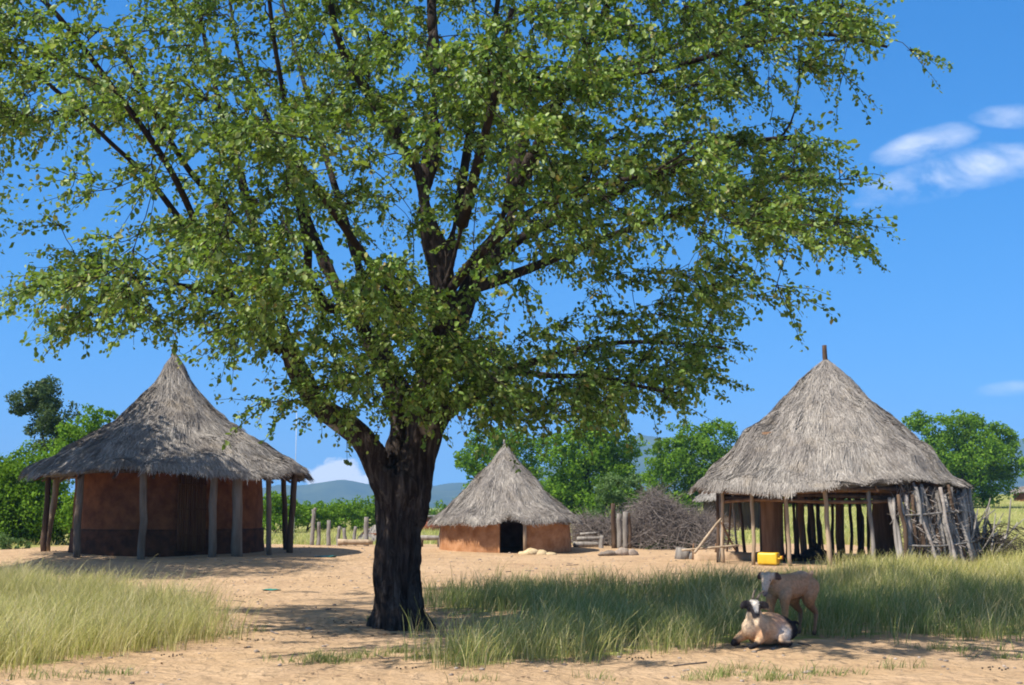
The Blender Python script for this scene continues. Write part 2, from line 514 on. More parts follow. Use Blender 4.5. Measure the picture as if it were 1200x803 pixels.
# litter, pebbles
mb = MB()
n = 1500
x = rr.uniform(-13, 14, n); y = 11 + 30 * rr.random(n) ** 1.4
k = (np.abs(x) < y * .42 + .5) & (cover_at(x, y) < .3)
for a, b in zip(x[k], y[k]):
    s = rr.uniform(.008, .026) * (1.7 if rr.random() < .06 else 1)
    mb.ball((a, b, float(height(a, b)) + s * .25), (s * rr.uniform(.8, 1.6), s, s * .6), int(rr.integers(1e6)), .25, 6, 4)
tag(mb.build('pebbles', M['stone']), 'loose pebbles and crumbs of earth on the sandy track', 'pebbles', kind='stuff')
mb = MB()
n = 2600
x = rr.uniform(-12, 14, n); y = 11.5 + 24 * rr.random(n) ** 1.3
tb_ = G(466, 736)
x[:900] = tb_[0] + rr.normal(0, 1.3, 900); y[:900] = tb_[1] + rr.normal(0, 1.0, 900)
k = (np.abs(x) < y * .42 + .5) & (cover_at(x, y) < .3)
for a, b in zip(x[k], y[k]):
    L = rr.uniform(.03, .13); w = rr.uniform(.004, .016); an = rr.uniform(0, PI); z = float(height(a, b)) + .006
    d = np.array([math.cos(an), math.sin(an), rr.normal(0, .12)]); e = np.array([-math.sin(an), math.cos(an), rr.normal(0, .3)])
    p = np.array([a, b, z + .004])
    mb.add([p - d * L / 2, p + e * w, p + d * L / 2, p - e * w], np.array([[0, 1, 2, 3]]))
tag(mb.build('leaf_litter', m_surf('dry_litter', (.16, .10, .06), (.34, .24, .14), 6, island=.5), smooth=False), 'dead leaves and chaff scattered over the bare sand', 'leaf litter', kind='stuff')

mb = MB()
for _ in range(46):
    cx_, cy_ = rr.uniform(-8, 9), rr.uniform(12.5, 30)
    if abs(cx_) > cy_ * .42: continue
    for q in range(int(rr.integers(4, 12))):
        a, b = cx_ + rr.normal(0, .09), cy_ + rr.normal(0, .09)
        mb.ball((a, b, float(height(a, b)) + .008), (.011, .009, .008), int(rr.integers(1e6)), .1, 6, 4)
tag(mb.build('droppings', M['charcoal']), 'small dark goat droppings in loose clusters on the sand', 'droppings', kind='stuff')
mb = MB()
for _ in range(70):
    a, b = rr.uniform(-8, 9), rr.uniform(12.5, 34)
    if abs(a) > b * .42: continue
    an = rr.uniform(0, PI); L = rr.uniform(.12, .5)
    t_ = np.linspace(-.5, .5, 5)
    p = np.stack([a + t_ * L * math.cos(an) + rr.normal(0, .012, 5), b + t_ * L * math.sin(an) + rr.normal(0, .012, 5)], -1)
    mb.tube(np.concatenate([p, (height(p[:, 0], p[:, 1]) + .010)[:, None]], 1), rr.uniform(.004, .009), 5)
tag(mb.build('twigs', M['brush']), 'dry twigs dropped from the tree on the sandy yard', 'twigs', kind='stuff')

# ------------------------------------------------------------------ thatch
def thatch_roof(parent, prof, n, seed, mat, smax=None, fringe=.22, lump=.04, wid=.014, name='roof'):
    r = np.random.default_rng(seed)
    prof = np.asarray(prof, float)
    fine = curve(prof, 60)
    s_ = np.concatenate([[0], np.cumsum(np.linalg.norm(np.diff(fine, axis=0), axis=1))])
    Ltot = s_[-1]

    def at(th, s):
        over = np.clip(s - Ltot, 0, None)
        rr_ = np.interp(s, s_, fine[:, 0]); zz = np.interp(s, s_, fine[:, 1])
        d = fine[-1] - fine[-4]; d = d / np.linalg.norm(d)
        rr_ = rr_ + over * d[0] * .75; zz = zz + over * (d[1] - .25)
        k = lump * (snoise(th * 2.2, s * 1.2, 1.6, seed) + .6 * snoise(th * 6, s * 2, 1.5, seed + 1)) * np.clip(s / Ltot * 2, 0, 1)
        return rr_ + k * .4, zz + k
    sm = (lambda th: np.full_like(np.asarray(th, float), Ltot)) if smax is None else (lambda th: Ltot * smax(np.asarray(th, float)))
    nt, ns = 96, 26
    th = np.arange(nt) * 2 * PI / nt
    top = []; und = []
    for i_ in range(ns + 1):
        ss = sm(th) * (i_ / ns)
        a, b = at(th, ss)
        top.append(np.stack([a * np.cos(th), a * np.sin(th), b - .02], -1))
        und.append(np.stack([np.maximum(a - .05, .0) * np.cos(th), np.maximum(a - .05, 0) * np.sin(th), b - .16 * min(1, i_ / 4)], -1))
    Vv = np.concatenate(top + und)
    ii = np.arange(ns)[:, None] * nt; jj = np.arange(nt)[None]; j2 = (jj + 1) % nt
    q = np.stack([ii + jj, ii + nt + jj, ii + nt + j2, ii + j2], -1).reshape(-1, 4)
    o = (ns + 1) * nt
    q2 = q[:, ::-1] + o
    rim = np.stack([ns * nt + jj[0], o + ns * nt + jj[0], o + ns * nt + j2[0], ns * nt + j2[0]], -1)
    roof = MB().add(Vv, [q, q2, rim]).build(name, M['thatch_core'], parent)
    # straw
    def straw(n, s0, s1, L0, L1, lift, w, sd):
        r = np.random.default_rng(sd)
        th = r.uniform(0, 2 * PI, n)
        u = r.random(n)
        ss = s0 + (s1 - s0) * np.sqrt(u) if s0 < .2 * Ltot else s0 + (s1 - s0) * u
        ss = np.minimum(ss, sm(th) - .05)
        ph = snoise(th * 9, ss * 3, 2.0, sd + 3)
        dth = (r.normal(0, .09, n) + .10 * ph) / np.maximum(np.interp(ss, s_, fine[:, 0]), .25)
        L = r.uniform(L0, L1, n)
        fr = sm(th) + fringe * np.clip(.45 + .45 * snoise(th * 13, th * 0, 2.2, sd + 4) + .5 * snoise(th * 4, th * 0, 2.2, sd + 5) + r.normal(0, .25, n), .0, 1.7)
        se = np.minimum(ss + L, fr)
        ss = np.minimum(ss, se - .12)
        a0, b0 = at(th, np.maximum(ss, 0)); th1 = th + dth * L * 2
        am, bm = at((th + th1) / 2, (np.maximum(ss, 0) + se) / 2); a1, b1 = at(th1, se)
        crs = r.random(n) < .26
        ring = np.round(se / .62) * .62 + .07 * snoise(th * 4, se * 0, 1.5, sd + 6) + r.normal(0, .035, n)
        ok_ = crs & (ring < sm(th) - .1) & (ring > ss + .2)
        se = np.where(ok_, ring, se)
        a1, b1 = at(th1, se)
        lf = lift * np.clip(r.random(n) + .35 * ph, .05, 1.4) * np.where(ok_, 1.15, 1.0)
        P0 = np.stack([a0 * np.cos(th), a0 * np.sin(th), b0 - .015], -1)
        tm = (th + th1) / 2
        Pm = np.stack([(am + lf * .4) * np.cos(tm), (am + lf * .4) * np.sin(tm), bm + lf * .55], -1)
        P1 = np.stack([(a1 + lf * .5) * np.cos(th1), (a1 + lf * .5) * np.sin(th1), b1 + lf * .55], -1)
        tw = r.normal(0, .5, n)
        w_ = w * r.uniform(.6, 1.5, n)
        T = np.stack([-np.sin(th) * np.cos(tw), np.cos(th) * np.cos(tw), np.sin(tw)], -1) * w_[:, None]
        Vv = np.stack([P0 - T, P0 + T, Pm - T, Pm + T, P1 - T * .4, P1 + T * .4], 1).reshape(-1, 3)
        b = np.arange(n)[:, None] * 6
        return Vv, np.concatenate([b + np.array([[0, 1, 3, 2]]), b + np.array([[2, 3, 5, 4]])])
    mb = MB()
    mb.add(*straw(n, 0, Ltot, .35, .8, .07, wid, seed + 10))
    mb.add(*straw(n // 4, Ltot * .84, Ltot, .3, .6, .06, wid, seed + 11))
    mb.build('thatch', mat, roof, smooth=False)
    return roof, at, Ltot


def pole(mb, a, b, r0, r1, n=9, wob=.03, segs=7, seed=0):
    r = np.random.default_rng(seed)
    t = np.linspace(0, 1, segs)[:, None]
    p = np.asarray(a, float) + t * (np.asarray(b, float) - np.asarray(a, float))
    w = np.cumsum(r.normal(0, wob / math.sqrt(segs), (segs, 3)), 0); w -= t * w[-1]
    w[:, 2] = 0
    rad = r0 + (r1 - r0) * t[:, 0] + r.normal(0, .04 * r0, segs)
    mb.tube(p + w, rad, n)
    return mb


def wall_ring(r, z0, z1, thick, gap=None, seed=0, n=90, rows=10, taper=.03):
    """round mud wall with an optional door gap (a0, a1)"""
    mb = MB()
    if gap is None: a = np.arange(n) * 2 * PI / n; closed = True
    else: a = np.linspace(gap[1], gap[0] + 2 * PI, n); closed = False
    zs = np.linspace(z0, z1, rows)
    Vv = []
    for z in zs:
        k = 1 - taper * (z - z0) / (z1 - z0)
        rr_ = r * k + .018 * snoise(a * 3, z * 2 + 0 * a, 1.7, seed)
        Vv.append(np.stack([rr_ * np.cos(a), rr_ * np.sin(a), np.full(n, z)], -1))
    for z in zs[::-1]:
        rr_ = np.full(n, r - thick)
        Vv.append(np.stack([rr_ * np.cos(a), rr_ * np.sin(a), np.full(n, z)], -1))
    R_ = 2 * rows
    Vv = np.concatenate(Vv)
    ii = np.arange(R_)[:, None] * n; i2 = ((np.arange(R_) + 1) % R_)[:, None] * n
    m = n if closed else n - 1
    jj = np.arange(m)[None]; j2 = (jj + 1) % n
    mb.add(Vv, np.stack([ii + jj, ii + j2, i2 + j2, i2 + jj], -1).reshape(-1, 4))
    if not closed:
        e0 = np.arange(rows - 1)
        for e in (0, n - 1):
            q = np.stack([e0 * n + e, (e0 + 1) * n + e, (R_ - 2 - e0) * n + e, (R_ - 1 - e0) * n + e], -1)
            mb.F.setdefault(4, []).append(q)
    return mb


# ------------------------------------------------------------------ left hut
LH = np.array([-9.55, 36.0, 0.0]); LH[2] = float(height(LH[0], LH[1])) + .0
hut = thing('thatched_hut', 'large round mud hut with a wide grey thatched roof on a ring of wooden posts', 'hut', LH, 'thatched huts of the homestead')


def zat(py, Y): return P(600, py, Y)[2]


SC = 36 / FPX
prof = []
for (py, hw) in [(414, 2), (424, 8), (440, 15), (455, 23), (490, 56), (522, 103), (553, 156)]:
    prof.append((hw * SC, zat(py, 36) - LH[2]))
prof[-1] = (prof[-1][0], 2.14)
roof, atf, LT = thatch_roof(hut, prof, 105000, 31, M['thatch_old'], fringe=.30, lump=.12, wid=.0085)
pole(MB(), (0, 0, prof[0][1] - .5), (-.06, 0, prof[0][1] + .24), .06, .045, wob=.01).build('finial', M['wood_grey'], roof)
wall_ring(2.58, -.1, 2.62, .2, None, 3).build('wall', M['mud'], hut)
mbp = wall_ring(2.65, -.15, .58, .05, None, 4)
mbp.build('plinth', M['mud_black'], hut)
# door of split bamboo, facing the camera and a little right
da = math.radians(-90 + 27)
dr = thing('door', None, None, (0, 0, 0)); dr.parent = hut
mb = MB()
for kx in range(13):
    u = (kx - 6) * .058
    a = da + u / 2.72
    pole(mb, (2.72 * math.cos(a), 2.72 * math.sin(a), .02), (2.67 * math.cos(a), 2.67 * math.sin(a), 2.1), .029, .029, 6, .004, 4, kx)
bpy.data.objects.remove(dr)
door = mb.build('door', M['bamboo'], hut)
for z in (.45, 1.1, 1.75):
    aa = np.linspace(da - .14, da + .14, 6)
    mb = MB(); mb.tube(np.stack([2.755 * np.cos(aa), 2.755 * np.sin(aa), np.full(6, z)], -1), .015, 6)
    mb.build('cross_bar', M['bamboo'], door)
RP = 3.42
posts = [(48, 648, 'b', .075, 0), (73, 641, 'b', .085, -.10), (98, 646, 'f', .085, 0), (170, 646, 'f', .085, 0), (253, 646, 'f', .095, 0), (282, 645, 'f', .13, .06), (318, 641, 'f', .07, .06), (337, 639, 'b', .075, .10), (348, 640, 'b2', .085, -.10)]
for q, (px, py, side, rad, tilt) in enumerate(posts):
    dy = 0.0
    for _ in range(6):
        dx = (px - 600) / FPX * (36 + dy) - LH[0]
        dx = max(-RP + .02, min(RP - .02, dx))
        dy = math.sqrt(max(RP * RP - dx * dx, 0)) * (-1 if side == 'f' else (-.2 if q == 0 else (-.3 if side == 'b2' else .8)))
    g = float(height(LH[0] + dx, LH[1] + dy)) - LH[2]
    rr_ = math.hypot(dx, dy)
    ztop = float(np.interp(rr_, [p[0] for p in prof], [p[1] for p in prof])) - .12
    m = M['wood_pale'] if q == 1 else (M['wood_post'] if side == 'f' else M['wood_dark'])
    pole(MB(), (dx + tilt * .5, dy, g - .1), (dx - tilt, dy, ztop), rad * 1.08, rad, 10, .05, 8, 60 + q).build('post', m, hut)
mb = MB()
aa = np.linspace(0, 2 * PI, 49)
mb.tube(np.stack([RP * np.cos(aa), RP * np.sin(aa), np.full(49, float(np.interp(RP, [p_[0] for p_ in prof], [p_[1] for p_ in prof])) - .26)], -1), .055, 7)
mb.build('ring_beam', M['wood_dark'], hut)
for kx in range(14):
    a = kx * 2 * PI / 14 + .1
    if -2.9 < math.sin(a) * 3: pass
mb = MB()
for kx in range(22):
    a = kx * 2 * PI / 22
    mb.tube(np.array([(rr_ * math.cos(a), rr_ * math.sin(a), float(np.interp(rr_, [p_[0] for p_ in prof], [p_[1] for p_ in prof])) - .34) for rr_ in np.linspace(.45, 3.6, 9)]), .035, 6)
rf_ = mb.build('rafters', M['wood_dark'], hut)

# ------------------------------------------------------------------ centre hut
CH = np.array([-.22, 41.0, 0.0]); CH[2] = float(height(CH[0], CH[1]))
hut2 = thing('thatched_hut', 'small low orange mud hut with thatch reaching nearly to the ground and an open doorway', 'hut', CH, 'thatched huts of the homestead')
SC2 = 41 / FPX
prof2 = [(hw * SC2, zat(py, 41) - CH[2]) for (py, hw) in [(519, 1.5), (527, 5), (545, 18), (570, 40), (595, 64), (612, 84)]]
prof2[-1] = (prof2[-1][0], .98)
dcen = math.radians(-90 + 5)


def smx(th):
    d = (th - dcen + PI) % (2 * PI) - PI
    return 1 - .075 * np.exp(-(d / .15) ** 4) - .03 * np.exp(-((d - .55) / .4) ** 4)


roof2, _, _ = thatch_roof(hut2, prof2, 62000, 51, M['thatch_grey'], smx, fringe=.24, lump=.08, wid=.008)
pole(MB(), (0, 0, prof2[0][1] - .4), (-.03, 0, prof2[0][1] + .10), .045, .03, wob=.01).build('finial', M['wood_grey'], roof2)
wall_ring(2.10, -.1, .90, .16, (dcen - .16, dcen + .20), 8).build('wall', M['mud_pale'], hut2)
mb = MB()
a0 = dcen + .20
mb.box((2.14 * math.cos(a0) , 2.14 * math.sin(a0) - .02, .48), (.09, .16, 1.1), 0, .01)
mb.build('door_post', M['wood_pale'], hut2)
mb = MB()
for sgn in (-1, 1):
    a = dcen + sgn * .21
mb.tube(curve([(2.0 * math.cos(dcen - .24), 2.0 * math.sin(dcen - .24), 1.0), (1.9 * math.cos(dcen), 1.9 * math.sin(dcen), 1.0), (2.0 * math.cos(dcen + .28), 2.0 * math.sin(dcen + .28), 1.0)], 8), .04, 7)
mb.build('lintel', M['wood_dark'], hut2)
# pale heap in front of the doorway
hp = np.array([(622 - 600) / FPX * 38.3, 38.3, 0.0]); hp[2] = float(height(hp[0], hp[1]))
mb = MB()
for (dx, dy, rx, h_, sd) in [(0, 0, .30, .17, 1), (.25, .03, .30, .12, 2), (.50, .06, .28, .06, 3), (-.2, .03, .2, .08, 4)]:
    mb.ball((dx, dy, 0), (rx, rx * .8, h_), sd, .16, 18, 10)
tag(mb.build('sand_heap', M['sandheap'], loc=hp), 'small pale yellow heap of sand by the low hut doorway', 'sand heap')

# ------------------------------------------------------------------ open shelter (right)
RH = np.array([8.63, 35.0, 0.0]); RH[2] = float(height(RH[0], RH[1]))
sh = thing('thatched_shelter', 'open sided round shelter with a tall grey thatched cone on many thin poles', 'shelter', RH, 'thatched huts of the homestead')
SC3 = 35 / FPX
prof3 = [(hw * SC3, zat(py, 35) - RH[2]) for (py, hw) in [(420, 2), (428, 9), (450, 30), (480, 58), (510, 91), (540, 118), (562, 138), (578, 150)]]
prof3[-1] = (prof3[-1][0], 2.06)
smx3 = lambda th: 1 + .03 * np.sin(th * 2 + .6) - .075 * np.exp(-(((th + .95 + PI) % (2 * PI) - PI) / .22) ** 2) + .02 * np.sin(5 * th)
roof3, _, _ = thatch_roof(sh, prof3, 125000, 71, M['thatch_grey'], smx3, fringe=.27, lump=.13, wid=.008)
pole(MB(), (0, 0, prof3[0][1] - .6), (-.02, 0, prof3[0][1] + .36), .075, .065, wob=.01).build('finial', M['wood_dark'], roof3)


def under(dx, dy):
    return float(np.interp(math.hypot(dx, dy), [p[0] for p in prof3], [p[1] for p in prof3])) - .14


def sh_post(px, dy, rad, mat, tilt=0, seed=0, rad2=None, n=9, wob=.04):
    Y = 35 + dy
    dx = (px - 600) / FPX * Y - RH[0]
    if math.hypot(dx, dy) > 3.12 and dy < 0:
        for _ in range(6):
            dx = max(-3.1, min(3.1, (px - 600) / FPX * (35 + dy) - RH[0])); dy = -math.sqrt(3.12 ** 2 - dx * dx)
        Y = 35 + dy
    g = float(height(RH[0] + dx, Y)) - RH[2]
    return pole(MB(), (dx, dy, g - .1), (dx + tilt, dy, under(dx + tilt, dy)), rad, rad2 or rad * .9, n, wob, 8, seed).build('post', M[mat], sh)


# front ring, then back ring, then the thick inner trunks
for q, (px, dy, rad, mt, tl) in enumerate([
        (829, -.6, .055, 'wood_dark', -.02), (833, -.2, .04, 'wood_grey', .10), (843, -1.7, .05, 'wood_pale', .02), (862, 1.2, .035, 'wood_grey', -.18), (879, -2.7, .05, 'wood_pale', .0),
        (889, 2.4, .05, 'wood_dark', 0), (921, -3.1, .052, 'wood_pale', -.07), (917, 2.9, .04, 'wood_brown', .02), (937, .6, .095, 'wood_brown', -.05), (931, 2.2, .05, 'wood_dark', .05), (956, 2.9, .06, 'wood_dark', -.05),
        (968, -3.25, .062, 'wood_pale', -.08), (972, 2.6, .05, 'wood_dark', 0), (981, .2, .115, 'wood_brown', -.02), (1003, 2.3, .065, 'wood_dark', .0), (1017, -3.0, .06, 'wood_grey', -.06), (1014, 2.2, .05, 'wood_dark', .03),
        (1062, -2.3, .06, 'wood_brown', -.12), (1080, -1.9, .05, 'wood_dark', -.1), (1100, -1.2, .06, 'wood_dark', -.02)]):
    sh_post(px, dy, rad, mt, tl, 100 + q)
for q, (px, dy) in enumerate([(850, 1.9), (868, 2.3), (896, 2.9), (910, 2.2), (926, 3.0), (945, 2.4), (962, 3.05), (990, 2.7), (1008, 2.9), (1022, 2.5), (1000, 1.4), (950, 1.2)]):
    sh_post(px, dy, .03 + .02 * (q % 3), 'wood_dark' if q % 3 else 'wood_brown', [.16, -.12, .05, -.2, .1][q % 5], 160 + q, wob=.09)
sh_post(903, -.9, .30, 'wood_brown', .02, 131, .26, 14, .05)
sh_post(1033, -1.3, .37, 'wood_dark', .02, 132, .31, 14, .05)
mb = MB()
aa = np.linspace(0, 2 * PI, 49)
mb.tube(np.stack([3.25 * np.cos(aa), 3.25 * np.sin(aa), under(3.25, 0) - .16 + .02 * np.sin(3 * aa)], -1), .05, 7)
mb.tube(np.stack([2.2 * np.cos(aa), 2.2 * np.sin(aa), under(2.2, 0) - .16 + .02 * np.sin(3 * aa)], -1), .045, 7)
mb.build('ring_beam', M['wood_dark'], sh)
mb = MB()
for kx in range(30):
    a = kx * 2 * PI / 30
    mb.tube(np.array([(q_ * math.cos(a), q_ * math.sin(a), under(q_, 0) - .14) for q_ in np.linspace(.35, 3.4, 9)]), .033, 6)
mb.build('rafters', M['wood_brown'], sh)
mb = MB()
for q, (r_, z_) in enumerate([(2.98, 1.93), (3.02, 1.82), (2.97, 1.71), (3.03, 1.60)]):
    mb = MB(); aa = np.linspace(0, 2 * PI, 41)
    mb.tube(np.stack([r_ * np.cos(aa), r_ * np.sin(aa), z_ + .035 * np.sin(4 * aa + q * 1.7)], -1), .052, 6)
    mb.build('lath_ring', M['wood_brown' if q % 2 else 'wood_dark'], sh)
# wall of upright sticks on the shelter's right side
ws = MB()
mid = MB()
ss = thing('stick_screen', 'weathered screen of upright split sticks under the right eave of the open shelter', 'screen', G(1090, 655))
so = np.array(ss.location)
r5 = np.random.default_rng(5)
ns_ = 60
for kx in range(ns_):
    th_ = math.radians(-78 + 70 * kx / (ns_ - 1)) + r5.normal(0, .012)
    r0_ = 3.82 + r5.normal(0, .06); r1_ = 3.42 + r5.normal(0, .08)
    bx_, by_ = RH[0] + r0_ * math.cos(th_), 35 + r0_ * math.sin(th_)
    tn = r5.normal(0, .05); tx_, ty_ = RH[0] + r1_ * math.cos(th_ + tn), 35 + r1_ * math.sin(th_ + tn)
    g = float(height(bx_, by_)); topz = RH[2] + r5.uniform(1.65, 2.05)
    rad = r5.uniform(.04, .085)
    m = 'wood_grey' if r5.random() < .6 else ('screen_brush' if r5.random() < .5 else 'wood_dark')
    pole(MB(), (bx_ - so[0], by_ - so[1], g - so[2] - .08), (tx_ - so[0], ty_ - so[1], topz - so[2]), rad, rad * .75, 7, .07, 6, 300 + kx).build('stick', M[m], ss)
for z_, sd in ((.55, 4), (1.3, 5)):
    aa = np.radians(np.linspace(-76, -12, 12)); rr_ = 3.9 - .22 * z_
    mb = MB(); mb.tube(np.stack([RH[0] + rr_ * np.cos(aa) - so[0], 35 + rr_ * np.sin(aa) - so[1], RH[2] + z_ + .05 * np.sin(aa * 5 + sd) - so[2]], -1), .026, 6)
    mb.build('cross_rail', M['wood_grey'], ss)
# heap of dead branches leaning at the screen's end
def tangle(mb, n, fn, L, rad, seed, up=.3, curl=.25):
    r = np.random.default_rng(seed)
    for _ in range(n):
        c = fn(r)
        d = r.normal(0, 1, 3); d[2] = abs(d[2]) * up + up * .4; d /= np.linalg.norm(d)
        l = L * r.uniform(.5, 1.3); e = r.normal(0, curl, 3)
        t = np.array([-.5, -.15, .2, .5])[:, None]
        p = c + d * l * t + e * l * (t * t)
        mb.tube(p, np.array([1, .85, .6, .3]) * rad * r.uniform(.6, 1.5), 4, False)


mb = MB()
tangle(mb, 1500, lambda r: (lambda t_, z_: np.array([RH[0] + (3.72 - .2 * z_) * math.cos(t_) - so[0], 35 + (3.72 - .2 * z_) * math.sin(t_) - so[1], RH[2] + z_ - so[2]]))(math.radians(r.uniform(-76, -6)), r.uniform(.05, 1.8)), .6, .0085, 33, 1.0, .25)
mb.build('brushwood', M['screen_brush'], ss)
bp = np.array([RH[0] + 3.7, 35 - 1.35, 0.0]); bp[2] = float(height(bp[0], bp[1]))
bh = thing('branch_heap', 'heap of dead grey branches slumped at the right end of the stick screen', 'branch heap', bp)
mb = MB()
for q in range(60):
    x0 = r5.uniform(-.9, .55); y0 = r5.uniform(-.6, .7)
    an = r5.normal(.28, .42)
    L = r5.uniform(.9, 2.1) * (1 - .25 * max(0, x0))
    a = np.array([x0 - .4, y0, r5.uniform(-.05, .2)]); b = a + np.array([L * math.sin(an) * .9, r5.normal(0, .3), L * math.cos(an) * .85])
    mb.tube(curve([a, (a + b) / 2 + r5.normal(0, .12, 3), b], 7), np.linspace(1, .35, 7) * r5.uniform(.02, .05), 6)
mb.build('branch', M['wood_grey'], bh)
mb = MB()
tangle(mb, 900, lambda r: np.array([r.normal(.2, .5), r.normal(0, .45), abs(r.normal(0, .4)) + .05]), .6, .009, 8, .4)
mb.build('twigs', M['twig_dark'], bh)

# low mud ledge, stump, drying pole frame, jerrycan, dark logs on the shelter floor
def mud_ledge():
    a = G(815, 657); b = G(897, 656)
    c = (a + b) / 2
    mb = MB(); n = 18
    t = np.linspace(-.5, .5, n); L = np.linalg.norm((b - a)[:2])
    prof_ = [(-.17, -.1), (-.16, .12), (-.12, .20), (0, .225), (.12, .20), (.16, .12), (.17, -.1)]
    Vv = []
    for tt in t:
        for (yy, zz) in prof_:
            Vv.append((tt * L, yy + .02 * math.sin(tt * 9), zz * (1 + .08 * math.sin(tt * 14 + 1)) if zz > 0 else zz))
    m = len(prof_); Vv = np.array(Vv)
    i_ = np.arange(n - 1)[:, None] * m; j_ = np.arange(m - 1)[None]
    q = np.stack([i_ + j_, i_ + m + j_, i_ + m + j_ + 1, i_ + j_ + 1], -1).reshape(-1, 4)
    mb.add(Vv, [q, np.array([list(range(m))]), np.array([list(range((n - 1) * m, n * m))[::-1]])])
    o = mb.build('mud_ledge', m_surf('sandy_mud', (.40, .27, .165), (.52, .37, .235), 5, bump=.5), loc=c)
    tag(o, 'low rounded mud ledge along the left edge of the open shelter', 'ledge')


mud_ledge()
g = G(800, 655)
mb = MB(); mb.tube([(0, 0, -.05), (0, 0, .1), (.02, 0, .3)], [.24, .21, .20], 12); mb.ball((.22, -.02, .05), (.2, .16, .14), 3, .2)
tag(mb.build('tree_stump', M['wood_grey'], loc=g), 'grey cut stump at the foot of the slanting pole', 'stump')
g = G(838, 656)
fr = thing('pole_frame', 'rough knee high frame of thin pale poles with one long pole slanting up to it', 'pole frame', g)
mb = MB(); pole(mb, P(798, 645, 33.4) - g, P(866, 639, 33.6) - g, .03, .025, 7, .02, 6, 3); mb.build('rail', M['wood_pale'], fr)
mb = MB(); pole(mb, P(814, 648, 33.2) - g, P(845, 608, 33.9) - g, .04, .03, 7, .02, 6, 4); mb.build('slanting_pole', M['wood_pale'], fr)
for (px, sd) in ((812, 5), (838, 6), (862, 7)):
    b0 = G(px, 656); tp = P(px + 1, 637, b0[1])
    mb = MB(); pole(mb, b0 - g - np.array([0, 0, .05]), tp - g, .03, .026, 7, .01, 4, sd); mb.build('leg', M['wood_brown'], fr)
mb = MB(); pole(mb, P(846, 612, 34.0) - g, P(862, 645, 34.1) - g, .03, .025, 7, .02, 6, 8); mb.build('brace', M['wood_brown'], fr)


def jerrycan():
    t = NT('yellow_plastic')
    f = t.noise(t.coord(), 6, 4)
    col = t.mix(t.rng(f, .3, .7, 0, 1), (.66, .40, .012), (.74, .47, .03))
    my = t.end(t.bsdf(col, .42, t.bump(f, .1, .01), .5))
    g = P(901, 660, 32.8); g[2] = float(height(g[0], g[1]))
    o = thing('jerrycan', 'yellow plastic jerrycan lying at the foot of the thick brown post', 'jerrycan', g + np.array([0, 0, 0]), None, math.radians(-28))
    # rounded box lying on its side
    import bmesh
    bm = bmesh.new(); bmesh.ops.create_cube(bm, size=1)
    bmesh.ops.scale(bm, vec=(.52, .31, .31), verts=bm.verts)
    bmesh.ops.bevel(bm, geom=list(bm.edges), offset=.05, segments=3, affect='EDGES', profile=.5)
    for x_ in (-.1, .1):  # moulded grooves
        r_ = bmesh.ops.bisect_plane(bm, geom=bm.verts[:] + bm.edges[:] + bm.faces[:], plane_co=(x_, 0, 0), plane_no=(1, 0, 0))
    bmesh.ops.translate(bm, vec=(0, 0, .17), verts=bm.verts)
    for v in bm.verts:
        if abs(abs(v.co.x) - .1) < .01: v.co.y *= .965; v.co.z = .17 + (v.co.z - .17) * .965
    me = bpy.data.meshes.new('body'); bm.to_mesh(me); bm.free()
    for p in me.polygons: p.use_smooth = True
    link('body', me, my, o)
    mb = MB(); mb.tube([(.28, .06, .20), (.33, .06, .20)], [.04, .04], 12); mb.build('spout', my, o)
    mb = MB(); mb.tube([(.325, .06, .20), (.35, .06, .20)], [.047, .047], 12); mb.build('cap', m_surf('cap_plastic', (.30, .10, .02), (.36, .13, .03), rough=.5, bump=.05), o)
    mb = MB(); mb.tube(curve([(.27, -.12, .18), (.34, -.10, .18), (.34, -.02, .18), (.27, 0.0, .18)], 9), .018, 8); mb.build('handle', my, o)


jerrycan()
for q, (px, py, L, rad, rz, lab) in enumerate([(957, 655, .75, .15, .25, 'thick dark log humped on the shelter floor behind the pale pole'), (930, 654, .5, .09, -.2, 'short charred log on the shelter floor right of the yellow jerrycan'), (990, 651, .9, .08, .1, 'long low dark log on the shelter floor toward the thick dark post')]):
    b0 = P(px, py, 34.3 + .3 * q); b0[2] = float(height(b0[0], b0[1]))
    mb = MB()
    c_, s_ = math.cos(rz), math.sin(rz)
    pts = curve([(-L / 2 * c_, -L / 2 * s_, rad * .9), (0, .04, rad * (1.5 if q == 0 else .95)), (L / 2 * c_, L / 2 * s_, rad * .85)], 8)
    mb.tube(pts, rad * np.array([.8, 1, 1.1, 1.15, 1.1, 1, .9, .75]), 10)
    o = mb.build('log', M['charcoal'], loc=b0)
    if q == 0:
        mb = MB(); mb.tube(curve([(.05, 0, .3), (.0, 0, .45), (-.1, 0, .6)], 6), np.linspace(.06, .03, 6), 7); mb.build('branch_stub', M['charcoal'], o)
    tag(o, lab, 'log', 'dark logs on the shelter floor')

